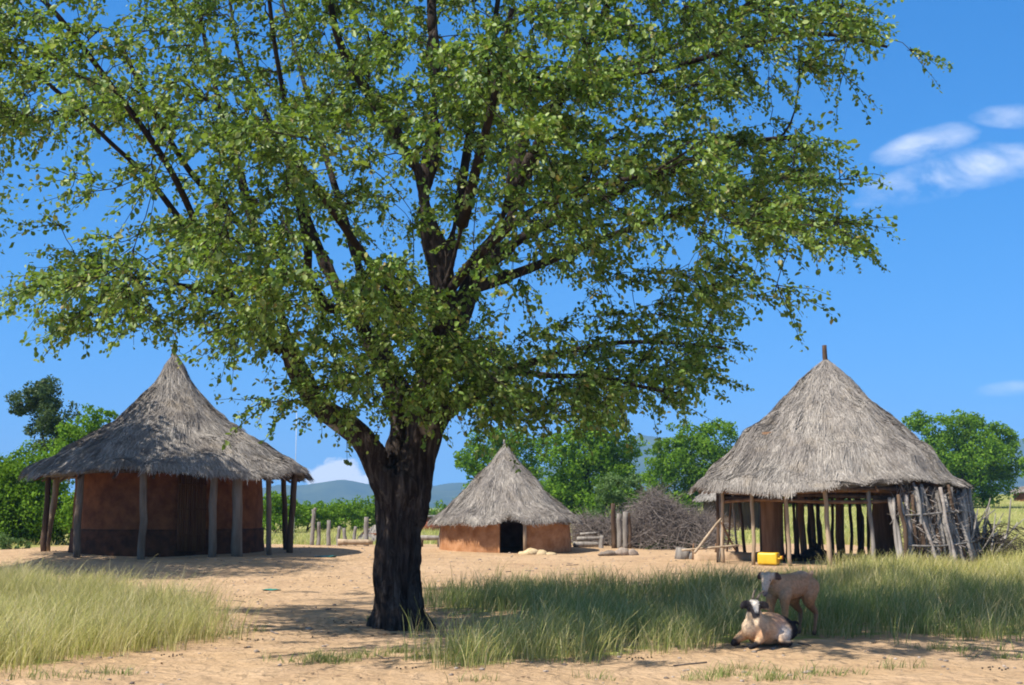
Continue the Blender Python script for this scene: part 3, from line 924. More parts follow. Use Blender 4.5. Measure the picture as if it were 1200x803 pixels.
# ------------------------------------------------------------------ fence stakes, brush kraal, gate stakes
stakes = [(366, 640, 597, .07, .02, 'tall dark weathered stake with a crooked top at the left end of the stake row'), (374, 639, 612, .065, -.02, 'shorter stake close against the tall crooked one in the stake row'), (385, 638, 610, .07, .0, 'third stake of the row from the hut, plain and upright'), (396, 637, 617, .06, .05, 'short stake of the row with a leftward lean'), (404, 637, 619, .065, -.04, 'low broad stake in the middle of the row'), (416, 637, 617, .06, .02, 'thin stake of the row second from the big trunk'), (429, 640, 606, .085, .0, 'sturdy tall stake of the row right beside the big trunk')]
for q, (px, py, pt, rad, tl, lab) in enumerate(stakes):
    b0 = P(px, py, 44.0); gz = float(height(b0[0], b0[1])); tp = P(px, pt, 44.0)
    loc = np.array([b0[0], b0[1], gz])
    mb = MB(); pole(mb, (0, 0, -.1), (tl - .0, 0, tp[2] - gz), rad * 1.1, rad * .9, 8, .04, 7, 400 + q)
    if q == 0: mb.tube([(0.0, 0, tp[2] - gz - .1), (.08, 0, tp[2] - gz + .02), (.12, 0, tp[2] - gz)], [.06, .06, .04], 7)
    tag(mb.build('fence_stake', M['wood_grey'], loc=loc), lab, 'stake', 'wooden stakes behind the big tree')
a = P(395, 640, 43.4); b = P(437, 638, 43.6)
for p_ in (a, b): p_[2] = float(height(p_[0], p_[1])) + .14
mb = MB(); pole(mb, a - a, b - a, .10, .08, 8, .03, 7, 3)
tag(mb.build('log', M['wood_pale'], loc=a), 'pale fallen log lying along the foot of the stake row', 'log')
# low log bench left of the centre hut
a = P(492, 640, 43); b = P(519, 640, 43)
for p_ in (a, b): p_[2] = float(height(p_[0], p_[1]))
bt = thing('log_bench', 'low grey log bench between the big trunk and the small hut', 'bench', a)
mb = MB(); pole(mb, (-.3, 0, .30), b - a + np.array([0, 0, .30]), .085, .08, 8, .02, 6, 8); mb.build('seat', M['wood_grey'], bt)
for f in (.05, .85):
    mb = MB(); pole(mb, (b - a) * f + np.array([0, 0, -.1]), (b - a) * f + np.array([0, 0, .26]), .08, .08, 8, .0, 3, 9); mb.build('leg', M['wood_dark'], bt)
# upright post at the hut's left wall
b0 = P(516, 645, 41.8); b0[2] = float(height(b0[0], b0[1]))
mb = MB(); pole(mb, (0, 0, -.1), (.03, 0, .78), .06, .055, 8, .02, 5, 3)
tag(mb.build('wooden_post', M['wood_grey'], loc=b0), 'short grey post standing against the left eave of the small hut', 'post')

# brush fence
def hump(px0, px1, Y, depth, tops):
    xs_ = np.array([(p - 600) / FPX * Y for p, _ in tops]); zs_ = np.array([zat(t, Y) for _, t in tops])
    x0, x1 = (px0 - 600) / FPX * Y, (px1 - 600) / FPX * Y
    def fn(r):
        x_ = r.uniform(x0, x1); y_ = Y + r.normal(0, depth)
        zt = np.interp(x_, xs_, zs_); g_ = float(height(x_, y_))
        u = r.random() ** .8
        return np.array([x_, y_, g_ + (zt - g_ - .25) * u * math.exp(-((y_ - Y) / (depth * 2.2)) ** 2)])
    return fn


f1 = hump(736, 838, 44, .8, [(736, 606), (750, 576), (765, 562), (780, 574), (800, 590), (838, 600)])
mb = MB(); tangle(mb, 4600, f1, 1.1, .0085, 21, .5, .35)
ob = mb.build('brush_pile', M['brush']); tag(ob, 'large mound of dry grey thorn brush between the stakes and the open shelter', 'brush pile')
f2 = hump(672, 738, 45.5, .7, [(660, 612), (680, 594), (700, 600), (738, 590)])
mb = MB(); tangle(mb, 1700, f2, 1.0, .008, 22, .5, .35)
tag(mb.build('brush_pile', M['brush']), 'lower heap of dry brush behind the log stack right of the small hut', 'brush pile')
f3 = hump(745, 830, 43.2, .3, [(745, 625), (790, 618), (830, 625)])
mb = MB()
r6 = np.random.default_rng(61)
for _ in range(2600):
    c_ = f3(r6); d1 = r6.normal(0, 1, 3); d1 /= np.linalg.norm(d1); d2 = np.cross(d1, r6.normal(0, 1, 3)); d2 /= np.linalg.norm(d2)
    s_ = r6.uniform(.04, .09)
    mb.add([c_ - d1 * s_, c_ + d2 * s_ * .5, c_ + d1 * s_, c_ - d2 * s_ * .5], np.array([[0, 1, 2, 3]]))
tag(mb.build('weeds', M['olive_leaf'], smooth=False), 'dull green weeds growing along the foot of the brush mound', 'weeds', kind='stuff')
gates = [(719, 645, 590, .075, 0, 'tallest dark gate stake beside the brush mound, left of its neighbours'), (726, 644, 602, .085, .0, 'thick pale stake in the middle of the gate group'), (733, 645, 600, .085, .02, 'thick pale stake on the right of the gate group'), (738, 648, 601, .06, -.02, 'thin dark stake touching the brush mound'), (705, 650, 628, .075, 0, 'short pale stake holding the end of the log stack')]
for q, (px, py, pt, rad, tl, lab) in enumerate(gates):
    b0 = P(px, py, 42.6); gz = float(height(b0[0], b0[1])); tp = P(px, pt, 42.6)
    mb = MB(); pole(mb, (0, 0, -.1), (tl, 0, tp[2] - gz), rad * 1.1, rad * .95, 8, .03, 7, 500 + q)
    tag(mb.build('gate_stake', M['wood_dark' if q in (0, 3) else 'wood_grey'], loc=(b0[0], b0[1], gz)), lab, 'stake', 'stakes at the brush fence opening')
logs = [(672, 702, 645, .09, 0, 'bottom log of the low stack right of the small hut'), (676, 704, 640, .07, .35, 'middle log of the low stack, tilted up at its right end'), (680, 700, 634, .05, .5, 'topmost thin log of the low stack')]
for q, (p0, p1, py, rad, tl, lab) in enumerate(logs):
    a = P(p0, py, 43.0 + .12 * q); b = P(p1, py, 43.1 + .12 * q)
    gz = float(height(a[0], a[1])); zz = [.09, .27, .42][q]
    mb = MB(); pole(mb, (0, 0, 0), (b[0] - a[0], .1, .02 * q), rad, rad * .85, 8, .03, 7, 520 + q)
    tag(mb.build('log', M['wood_grey'], loc=(a[0], a[1], gz + zz)), lab, 'log', 'logs stacked by the brush fence')
g = G(729, 651)
mb = MB(); mb.ball((0, 0, .08), (.2, .15, .14), 5, .2); mb.ball((.3, 0, .06), (.17, .14, .12), 6, .2); mb.ball((-.38, .02, .04), (.28, .16, .10), 7, .2)
tag(mb.build('stones', M['stone'], loc=g), 'three pale rough stones at the foot of the gate stakes', 'stones')

# green litter
for q, (px, py, s, lab) in enumerate([(381, 653, .20, 'crumpled green plastic scrap on the sand at the edge of the hut shadow'), (318, 692, .12, 'small dark green scrap on the sand below the hut shadow')]):
    g = G(px, py)
    mb = MB(); n = 9
    u, v = np.meshgrid(np.linspace(-1, 1, n), np.linspace(-1, 1, n))
    rz_ = np.random.default_rng(q + 3)
    Z = .09 + .08 * np.sin(3 * u + v * 2) + .06 * np.cos(5 * v - u) + rz_.normal(0, .02, u.shape)
    i_ = np.arange(n - 1)[:, None] * n; j_ = np.arange(n - 1)[None]
    mb.add(np.stack([u * s * 1.4, v * s * .8, np.abs(Z) * s * 5 * .18 + .006], -1).reshape(-1, 3), np.stack([i_ + j_, i_ + j_ + 1, i_ + n + j_ + 1, i_ + n + j_], -1).reshape(-1, 4))
    tag(mb.build('plastic_scrap', M['green_plastic'], loc=g), lab, 'litter')

# thin metal pole behind left hut
b0 = P(346, 560, 52); b0[2] = float(height(b0[0], b0[1])); tp = P(346, 482, 52)
mb = MB(); mb.tube([(0, 0, -.2), (0, 0, 3), (0, 0, tp[2] - b0[2])], [.018, .013, .009], 8)
tag(mb.build('mast_pole', M['metal_pole'], loc=b0), 'tall thin pale pole rising behind the right eave of the large hut', 'pole')

# far thatched huts / brick building
def far_hut(px, Y, rad, eave, apex, lab, wallm, seed, cover=True):
    x_ = (px - 600) / FPX * Y
    loc = np.array([x_, Y, float(height(x_, Y))])
    h_ = thing('thatched_hut', lab, 'hut', loc, 'far thatched huts')
    thatch_roof(h_, [(.03, apex), (.25, apex - .3), (rad * .6, eave + (apex - eave) * .36), (rad, eave)], 7000, seed, M['thatch_grey'], wid=.02)
    wall_ring(rad * .8, -.3, eave + .2, .15, None, seed).build('wall', M[wallm], h_)


far_hut(856, 62, 1.75, 1.45, 2.75, 'small distant hut with a pale thatched roof seen between the left poles of the shelter', 'wood_dark', 91)
far_hut(441, 51, .62, .12, .66, 'tiny distant thatched cone just left of the big trunk beyond the stake row', 'mud', 92)
far_hut(1201, 125, 1.7, .9, 1.75, 'distant pale roofed hut under the far tree at the right edge', 'mud', 93)
loc = P(489, 620, 75); loc[2] = float(height(loc[0], loc[1]))
bb = thing('brick_building', 'distant flat red brick building between the big trunk and the small hut', 'building', loc)
zt = zat(606, 75) - loc[2]
mb = MB(); mb.box((0, 2, zt / 2 - .2), (4.2, 4, zt + .4)); mb.build('wall', M['brick'], bb, smooth=False)
mb = MB(); mb.box((0, 2, zt + .03), (4.4, 4.2, .12)); mb.build('roof', M['wood_grey'], bb, smooth=False)

# ------------------------------------------------------------------ the big shade tree
TB = G(466, 736)
TD = TB[1]


def W(px, py, dy=0.0): return P(px, py, TD + dy)


SPX = TD / FPX * 1.0          # metres per photo pixel at the trunk
tree = thing('shade_tree', 'huge spreading shade tree with a dark fissured trunk standing in bare sand', 'tree', TB)


def limb(pts):
    a = np.array([[*W(p[0], p[1], p[2]), p[3] * SPX / 2] for p in pts])
    n = max(8, int(np.linalg.norm(np.diff(a[:, :3], axis=0), axis=1).sum() / .16))
    c = curve(a, n); c[:, 3] = np.maximum(c[:, 3], .012)
    return c


trunk_l = limb([(466, 748, 0, 66), (465, 735, 0, 59), (465, 715, 0, 53), (466, 680, 0, 49), (467, 640, 0, 47), (468, 605, 0, 48), (470, 575, 0, 56), (473, 558, 0, 48)])
LIMBS = {
    'left': [(464, 600, -.1, 34), (443, 556, -.15, 31), (427, 520, -.2, 25), (405, 497, -.3, 24), (372, 474, -.4, 22), (352, 440, -.5, 19), (338, 405, -.6, 17)],
    'left_a': [(345, 420, -.55, 15), (314, 400, -.7, 12), (272, 349, -.9, 10.5), (241, 300, -1.1, 9), (209, 255, -1.3, 7.5), (170, 205, -1.6, 6), (128, 166, -1.9, 5), (70, 110, -2.2, 5), (10, 60, -2.4, 4)],
    'left_b': [(342, 410, -.55, 16), (330, 372, -.4, 14), (315, 320, -.2, 13), (300, 275, .1, 12), (280, 200, .4, 10), (262, 140, .8, 8), (245, 70, 1.0, 6), (225, -30, 1.2, 5)],
    'left_c': [(303, 285, .1, 10), (255, 235, -.6, 8), (222, 200, -1.0, 7), (180, 130, -1.4, 6), (140, 50, -1.6, 5)],
    'mid_left': [(472, 575, .2, 40), (470, 530, .3, 26), (469, 490, .4, 24), (448, 430, .5, 23), (425, 385, .6, 19), (400, 345, .8, 16), (376, 298, 1.0, 13), (350, 230, 1.3, 11), (331, 171, 1.6, 9), (296, 105, 2.0, 7), (279, 60, 2.2, 5), (265, -30, 2.5, 4)],
    'left_d': [(410, 360, .7, 13), (385, 360, .2, 12), (362, 325, -.4, 11), (360, 285, -.8, 10), (345, 215, -1.3, 8), (335, 130, -1.8, 6), (320, 40, -2.2, 5), (310, -60, -2.5, 4)],
    'main': [(477, 610, 0, 40), (486, 565, 0, 44), (497, 520, .0, 41), (502, 470, .0, 40), (512, 420, .0, 37), (521, 360, .0, 33), (515, 310, .0, 29), (505, 270, .0, 24), (497, 225, .1, 20), (507, 175, .2, 17), (509, 105, .4, 15), (507, 35, .6, 13), (503, -60, .8, 10), (500, -180, 1.0, 6)],
    'main_l': [(500, 240, .05, 16), (485, 192, -.2, 15), (450, 136, -.6, 13), (418, 87, -.9, 11), (395, 40, -1.1, 9), (380, -40, -1.3, 6), (360, -140, -1.5, 4)],
    'main_r': [(514, 330, 0, 16), (535, 255, .4, 13), (550, 160, .9, 11), (563, 77, 1.3, 9.5), (577, 40, 1.5, 8), (590, -40, 1.8, 6), (610, -150, 2.1, 4)],
    'right_hi': [(520, 415, .05, 26), (546, 345, .3, 21), (563, 305, .4, 19), (595, 240, .6, 17), (612, 165, .8, 16), (640, 130, .9, 13), (690, 91, 1.0, 11), (740, 74, 1.1, 9), (790, 55, 1.2, 7.5), (850, 20, 1.3, 6), (920, -20, 1.3, 4)],
    'right_hi_b': [(590, 250, .6, 14), (620, 190, .2, 13), (645, 140, -.3, 11), (680, 70, -.9, 9), (710, 10, -1.3, 7), (740, -70, -1.7, 5)],
    'right_mid': [(555, 325, .3, 15), (610, 280, .0, 12), (690, 240, -.4, 10), (780, 200, -.8, 8), (860, 170, -1.1, 6.5), (935, 160, -1.4, 5)],
    'right_mid_b': [(549, 340, .3, 14), (620, 315, .9, 12), (720, 275, 1.5, 9), (820, 245, 2.0, 7), (920, 240, 2.3, 5.5), (1000, 262, 2.5, 4)],
    'right_low': [(508, 500, .0, 24), (528, 475, .1, 19), (552, 462, .2, 16), (585, 440, .3, 13), (650, 416, .5, 8), (720, 402, .6, 6), (790, 402, .7, 4.5), (850, 408, .8, 3)],
    'right_low_b': [(600, 433, .3, 10), (640, 440, -.5, 7), (700, 442, -1.2, 5), (760, 455, -1.6, 4), (800, 462, -1.8, 3)],
    'front_a': [(497, 520, 0, 26), (505, 440, -.7, 20), (520, 350, -1.5, 16), (540, 270, -2.4, 13), (560, 190, -3.2, 10), (580, 110, -3.9, 7), (600, 10, -4.4, 5)],
    'front_b': [(520, 350, -1.5, 12), (560, 300, -2.4, 10), (620, 250, -3.2, 8), (700, 220, -3.8, 6), (770, 200, -4.2, 4.5)],
    'front_c': [(508, 425, -.85, 12), (470, 360, -1.8, 10), (420, 290, -2.8, 8), (370, 220, -3.6, 6), (310, 140, -4.2, 4.5)],
    'back_a': [(500, 480, .1, 24), (530, 400, 1.0, 19), (560, 330, 2.0, 15), (600, 250, 3.1, 12), (640, 160, 4.0, 9), (680, 60, 4.6, 6)],
    'back_b': [(480, 490, .3, 20), (450, 400, 1.4, 16), (420, 310, 2.5, 13), (390, 210, 3.5, 10), (360, 110, 4.3, 7), (330, 0, 4.9, 5)],
    'right_top': [(690, 91, 1.0, 9), (780, 80, .6, 7.5), (870, 55, .3, 6), (960, 40, .0, 5), (1040, 55, -.1, 3.5)],
    'left_low': [(272, 349, -.9, 8), (220, 336, -1.2, 5), (160, 325, -1.4, 4), (100, 326, -1.6, 3)],
    'left_low_c': [(300, 385, -.75, 7), (265, 386, -.3, 4), (235, 392, .0, 2.5)],
    'left_top': [(245, 300, -1.1, 8), (200, 200, -2.3, 7), (130, 100, -3.0, 6), (60, 10, -3.4, 5), (-20, -60, -3.6, 4)],
}
curves = {k: limb(v) for k, v in LIMBS.items()}
core = MB(); br = MB()
core.tube(trunk_l[:, :3] - TB, trunk_l[:, 3], 16)
for q, a in enumerate([.3, 1.5, 2.6, 3.7, 4.6, 5.6]):  # root flare
    d = np.array([math.cos(a), math.sin(a), 0])
    core.tube(curve([d * .08 + [0, 0, .75], d * .20 + [0, 0, .28], d * .33 + [0, 0, .04], d * .48 + [0, 0, -.12]], 8), [.18, .18, .15, .13, .11, .10, .09, .08], 10)
for k, c in curves.items():
    thick = c[:, 3] > .075
    m = int(np.argmin(thick)) if not thick.all() else len(c)
    if m > 3: core.tube(c[:m + 1, :3] - TB, np.maximum(c[:m + 1, 3], .06), 12)
    if m < len(c) - 1:
        s_ = max(0, m - 1)
        br.tube(c[s_:, :3] - TB, c[s_:, 3], 7)
tm = remesh(core, .035, 5, 'trunk')
vv = verts(tm)
ang = np.arctan2(vv[:, 1], vv[:, 0]); rad = np.hypot(vv[:, 0], vv[:, 1])
nrm = np.empty(len(tm.vertices) * 3, np.float32); tm.vertices.foreach_get('normal', nrm); nrm = nrm.reshape(-1, 3)
fis = np.abs(snoise(ang * 4.2 + .5 * vv[:, 2], vv[:, 2] * .55, 2.6, 77)) ** .7
fis2 = snoise(ang * 9, vv[:, 2] * 2.2, 2.0, 78)
low = np.clip((2.9 - vv[:, 2]) / .6, .25, 1)
vv += nrm * ((fis - .45) * .075 + fis2 * .022)[:, None] * low[:, None]
lump = .05 * snoise(vv[:, 2] * 2.2 + ang * 1.3, ang * 2, 1.2, 79)
vv += nrm * lump[:, None]
tm.vertices.foreach_set('co', vv.astype(np.float32).ravel()); tm.update()
link('trunk', tm, M['bark'], tree)

OUT = [(-160, -200), (-150, 120), (-20, 160), (25, 160), (70, 215), (15, 262), (28, 268), (100, 262), (85, 295), (30, 335), (40, 345), (85, 335), (72, 378), (110, 402), (130, 390), (160, 365), (178, 405), (205, 385), (240, 380), (240, 425), (265, 438), (290, 425), (292, 470), (330, 475), (360, 465), (400, 490), (440, 495), (470, 480), (520, 470), (560, 487), (640, 482), (700, 485), (740, 470), (790, 472), (790, 452), (835, 440), (815, 420), (865, 392), (855, 372), (925, 335), (905, 318), (970, 318), (960, 295), (1015, 285), (990, 262), (1015, 262), (975, 212), (1000, 192), (955, 190), (945, 150), (910, 160), (895, 110), (915, 78), (975, 98), (995, 95), (955, 58), (1010, 45), (1068, 85), (1080, 65), (1050, 25), (1010, 0), (945, -110), (800, -240), (550, -310), (300, -310), (50, -270)]
GAPS = [(150, 243, 62, 20), (240, 228, 25, 18), (412, 168, 26, 18), (650, 62, 24, 16), (742, 112, 30, 18), (546, 298, 16, 12), (765, 288, 50, 18), (300, 428, 36, 26), (392, 312, 24, 16), (655, 430, 30, 14), (150, 85, 22, 12), (320, 120, 26, 18), (870, 130, 24, 14), (700, 330, 24, 12), (235, 410, 40, 20), (180, 290, 30, 14), (455, 505, 25, 30), (640, 470, 40, 8)]
rt = np.random.default_rng(99)
tg = []


def in_crown(px, py):
    if not inpoly(np.array([px]), np.array([py]), OUT)[0]: return False
    if any(((px - g_[0]) / g_[2]) ** 2 + ((py - g_[1]) / g_[3]) ** 2 < 1 for g_ in GAPS): return False
    return True


while len(tg) < 1800:
    px, py = rt.uniform(-160, 1085), rt.uniform(-310, 488)
    if not in_crown(px, py): continue
    hd = 5.3 * math.sqrt(max(0, 1 - ((px - 500) / 680) ** 2))
    hd *= np.interp(py, [-310, -100, 200, 380, 490], [.45, .85, 1.0, .85, .5])
    if py > 400 and 330 < px < 480 and rt.random() < .45: continue
    if px < 330 and rt.random() < .25: continue
    dy = rt.uniform(-1, 1); dy = math.copysign(abs(dy) ** .8, dy) * hd
    if px > 620: dy = -.22 * hd + .85 * dy
    if px < 380 and py > -50: dy = -.62 * hd + .62 * dy
    c_ = W(px, py, dy)
    for _ in range(int(rt.integers(3, 9))):          # a bough of several sprays, flat and layered
        o_ = rt.normal(0, 1, 3) * np.array([.46, .46, .17])
        q_ = proj(c_ + o_)
        if in_crown(q_[0], q_[1]): tg.append(c_ + o_)
for k_, c_ in curves.items():
    for q_ in range(int(len(c_) * .38), len(c_), 2):
        if c_[q_, 3] < .075 and rt.random() < .55:
            t_ = c_[q_, :3] + rt.normal(0, 1, 3) * np.array([.42, .42, .30])
            w_ = proj(t_)
            if in_crown(w_[0], w_[1]): tg.append(t_)
n0_ = len(tg)
while len(tg) < n0_ + 80:                              # the low skirt on the right
    px, py = rt.uniform(520, 900), rt.uniform(380, 484)
    if in_crown(px, py): tg.append(W(px, py, rt.uniform(-3.2, 2.6)))
n0_ = len(tg)
while len(tg) < n0_ + 75:                               # low left sprays
    px, py = rt.uniform(30, 350), rt.uniform(255, 440)
    if in_crown(px, py): tg.append(W(px, py, rt.uniform(-2.8, .4)))
n0_ = len(tg)
while len(tg) < n0_ + 60:                               # leaves hanging before the fork
    px, py = rt.uniform(350, 600), rt.uniform(395, 485)
    if in_crown(px, py): tg.append(W(px, py, rt.uniform(-2.2, -.5)))
tg = np.array(tg)
nodes = []; nrad = []; ndir = []
for k, c in curves.items():
    s_ = int(len(c) * (.35 if k in ('left', 'main', 'mid_left') else .15))
    d = np.gradient(c[:, :3], axis=0); d /= np.linalg.norm(d, axis=1)[:, None]
    nodes += list(c[s_:, :3]); nrad += list(c[s_:, 3]); ndir += list(d[s_:])
nodes = np.array(nodes); nrad = np.array(nrad); ndir = np.array(ndir)
d0 = np.array([np.min(np.linalg.norm(nodes - t, axis=1)) for t in tg])
tips = []
for qi in np.argsort(d0):
    t = tg[qi]
    dv = t - nodes; dist = np.linalg.norm(dv, axis=1)
    cosang = (dv * ndir).sum(1) / (dist + 1e-6)
    cost = dist * (1.25 - .45 * cosang) + .25 * np.clip(nrad - .05, 0, 1)
    j = int(np.argmin(cost)); L = dist[j]
    if L < .12:
        tips.append((t, ndir[j])); continue
    n = max(3, int(L / .22) + 1)
    a = nodes[j]; mid_ = a + ndir[j] * L * .35 + np.array([0, 0, .06 * L]) + rt.normal(0, .05 * L, 3)
    u = np.linspace(0, 1, n + 1)[:, None]
    p = (1 - u) ** 2 * a + 2 * u * (1 - u) * mid_ + u * u * t
    p[1:-1] += rt.normal(0, .015, p[1:-1].shape)
    r0 = min(nrad[j] * .7, .008 + .012 * L); rr_ = np.linspace(r0, .006, n + 1)
    br.tube(p - TB, rr_, 5, False)
    d = np.gradient(p, axis=0); d /= np.linalg.norm(d, axis=1)[:, None] + 1e-9
    nodes = np.concatenate([nodes, p[1:]]); nrad = np.concatenate([nrad, rr_[1:]]); ndir = np.concatenate([ndir, d[1:]])
    tips.append((t, d[-1]))
# sprays of leafy twigs at every tip
axis_xy = TB[:2]
LV = []; LF = []; ln = 0
lp = []; ld = []
for t, d in tips:
    outw = np.array([t[0] - axis_xy[0], t[1] - axis_xy[1], 0]); outw /= np.linalg.norm(outw) + 1e-6
    for _ in range(rt.integers(4, 7)):
        dd = outw * .75 + d * .55 + rt.normal(0, .55, 3) * np.array([1, 1, .55]); dd[2] -= .12; dd /= np.linalg.norm(dd)
        L = rt.uniform(.30, .72)
        u = np.linspace(0, 1, 5)[:, None]
        p = t - d * .1 + dd * L * u + np.array([0, 0, -.22 * L]) * u ** 2 + rt.normal(0, .012, (5, 3))
        br.tube(p - TB, np.linspace(.006, .0025, 5), 3, False)
        m = int(L * 46)
        s_ = rt.uniform(.1, 1.05, m)
        q = t - d * .1 + dd * L * s_[:, None] + np.array([0, 0, -.22 * L]) * s_[:, None] ** 2
        lp.append(q + rt.normal(0, .026, q.shape)); ld.append(np.repeat(dd[None], m, 0))
lp = np.concatenate(lp); ld = np.concatenate(ld)
N = len(lp)
ax = ld * .5 + rt.normal(0, .75, (N, 3)) + np.array([0, 0, -.55]); ax /= np.linalg.norm(ax, axis=1)[:, None]
up = rt.normal(0, .7, (N, 3)) + np.array([0, 0, .9]); sd = np.cross(ax, up); sd /= np.linalg.norm(sd, axis=1)[:, None] + 1e-9
nn = np.cross(sd, ax)
Ls = np.clip(rt.lognormal(math.log(.060), .26, N), .034, .098)[:, None]; Ws = Ls * rt.uniform(.26, .38, (N, 1)); fold = Ws * rt.uniform(.1, .6, (N, 1))
b = lp; V4 = np.stack([b, b + ax * Ls * .35 + sd * Ws + nn * fold, b + ax * Ls * .75 + sd * Ws * .8 + nn * fold, b + ax * Ls, b + ax * Ls * .75 - sd * Ws * .8 + nn * fold, b + ax * Ls * .35 - sd * Ws + nn * fold], 1) - TB
i_ = np.arange(N)[:, None] * 6
MB().add(V4.reshape(-1, 3), [np.concatenate([i_ + np.array([[0, 1, 2, 3]]), i_ + np.array([[0, 3, 4, 5]])])]).build('crown', M['shade_leaf'], tree, smooth=False)
br.build('branches', M['branch'], tree)
print('leaves', N)

# ------------------------------------------------------------------ trees and bushes farther back
def leafy(lumps, Y, leaf, mat, base, parent, seed, dens=1.0, name='crown', ragged=.22):
    """lumps: (px, py, radius_px[, dy]); leaf faces on small clumps over each lump"""
    r = np.random.default_rng(seed)
    VV = []
    cs = []
    leaf0 = leaf; leaf = leaf * .70
    for l in lumps:
        dy = l[3] if len(l) > 3 else r.uniform(-.5, .5) * l[2] / FPX * Y
        c = P(l[0], l[1], Y + dy); R = l[2] * 1.28 / FPX * Y
        cs.append((c, R))
        ns_ = max(8, int(13 * (R / (leaf0 * 4)) ** 1.2))
        for _ in range(ns_):
            d = r.normal(0, 1, 3); d /= np.linalg.norm(d)
            sc = c + d * np.array([1, 1, .85]) * R * r.uniform(.45, 1.0); sr = R * r.uniform(.22, .44)
            n = int(dens * 14.0 * (sr / leaf) ** 2 + 24)
            e = r.normal(0, 1, (n, 3)); e /= np.linalg.norm(e, axis=1)[:, None]
            e[:, 2] *= .75
            p = sc + e * sr * (1 + ragged * r.normal(0, 1, (n, 1)))
            nr = e + .8 * r.normal(0, 1, (n, 3)); nr /= np.linalg.norm(nr, axis=1)[:, None]
            t1 = np.cross(nr, r.normal(0, 1, (n, 3))); t1 /= np.linalg.norm(t1, axis=1)[:, None]; t2 = np.cross(nr, t1)
            s = leaf * r.uniform(.5, 1.1, (n, 1))
            VV.append(np.stack([p - t1 * s * .6, p + t2 * s * .34 + nr * s * .1, p + t1 * s * .6, p - t2 * s * .34 + nr * s * .1], 1).reshape(-1, 3))
    V_ = np.concatenate(VV) - base
    n = len(V_) // 4
    MB().add(V_, np.arange(n * 4).reshape(-1, 4)).build(name, mat, parent, smooth=False)
    return cs


def bg_tree(name, label, cat, lumps, Y, leaf, mat, seed, trunk_px=None, r0=.25, group=None, dens=1.25):
    cx = np.mean([l[0] for l in lumps]) if trunk_px is None else trunk_px
    x_ = (cx - 600) / FPX * Y
    base = np.array([x_, Y, float(height(x_, Y))])
    t = thing(name, label, cat, base, group)
    cs = leafy(lumps, Y, leaf, M[mat], base, t, seed, dens)
    mb = MB(); r = np.random.default_rng(seed)
    for c, R in cs[::3]:
        e = (c - base) * np.array([.8, .8, .85])
        e[2] = max(e[2], .35)
        m_ = np.array([e[0] * .25, e[1] * .25, e[2] * .55])
        mb.tube(curve([(0, 0, -.2), (r.normal(0, .05), r.normal(0, .05), e[2] * .2), m_, e], 8), np.linspace(r0, r0 * .2, 8), 6)
    mb.build('trunk', M['branch'], t)
    return t


TG = 'trees behind the homestead'
bg_tree('olive_tree', 'tall dark olive tree with a ragged airy crown behind the left hut roof', 'tree', [(40, 463, 20), (28, 470, 14), (55, 470, 20), (68, 488, 18), (62, 506, 17), (50, 500, 15), (75, 512, 14), (20, 480, 8), (60, 530, 18)], 60, .22, 'olive_leaf', 201, 66, .22, TG)
bg_tree('green_tree', 'bright green tree top between the dark olive tree and the left hut roof', 'tree', [(110, 492, 15), (95, 503, 17), (122, 490, 10), (88, 520, 20), (105, 515, 16), (75, 540, 22)], 57, .24, 'far_leaf', 202, 95, .2, TG)
bg_tree('green_bush', 'wide green thicket beside the left hut, reaching the ground at the left edge', 'bush', [(5, 560, 28), (35, 548, 22), (60, 560, 24), (-30, 575, 45), (20, 600, 38), (-20, 620, 38), (45, 610, 30), (70, 600, 28), (90, 610, 26), (105, 590, 24), (5, 635, 22), (55, 630, 18), (30, 570, 26), (-80, 590, 50), (-120, 560, 60)], 46, .19, 'far_leaf', 203, 20, .12, TG, 1.1)
bg_tree('green_bush', 'low pale leafy bush at the bottom of the thicket on the left edge', 'bush', [(12, 636, 11), (28, 640, 8), (-5, 640, 12)], 40, .13, 'pale_leaf', 204, 12, .05)
for q, (lm, px, lab) in enumerate([
        ([(320, 598, 18), (335, 592, 16), (328, 615, 16), (310, 605, 18), (347, 602, 13), (340, 618, 12)], 325, 'green bush seen between the right posts of the large hut'),
        ([(362, 603, 13), (378, 600, 12), (350, 604, 13), (368, 613, 12), (385, 612, 10)], 364, 'low green bush behind the tall crooked stake'),
        ([(395, 600, 13), (409, 598, 12), (404, 611, 12), (388, 610, 12), (416, 608, 11)], 400, 'rounded green bush behind the middle stakes of the row'),
        ([(425, 602, 14), (440, 598, 14), (432, 613, 12), (455, 604, 15), (470, 608, 14)], 434, 'green bush partly hidden behind the big trunk')]):
    bg_tree('green_bush', lab, 'bush', lm, 68 + 3 * q, .24, 'far_leaf', 210 + q, px, .08, 'bushes behind the stake row')
bg_tree('green_bush', 'long far bush line low under the blue hill beside the big trunk', 'bush', [(x_, 602 + 2 * (k_ % 3), 7 + 2 * ((k_ * 7) % 4)) for k_, x_ in enumerate(range(290, 560, 11))], 150, .5, 'far_leaf', 219, 420, .1)
bg_tree('green_tree', 'green tree peeping over the left slope of the small hut roof', 'tree', [(553, 535, 14), (570, 520, 16), (592, 512, 16), (610, 516, 16), (560, 552, 14), (580, 540, 22), (605, 540, 22), (618, 560, 20), (560, 575, 18), (540, 540, 8)], 84, .30, 'far_leaf', 221, 585, .25, TG)
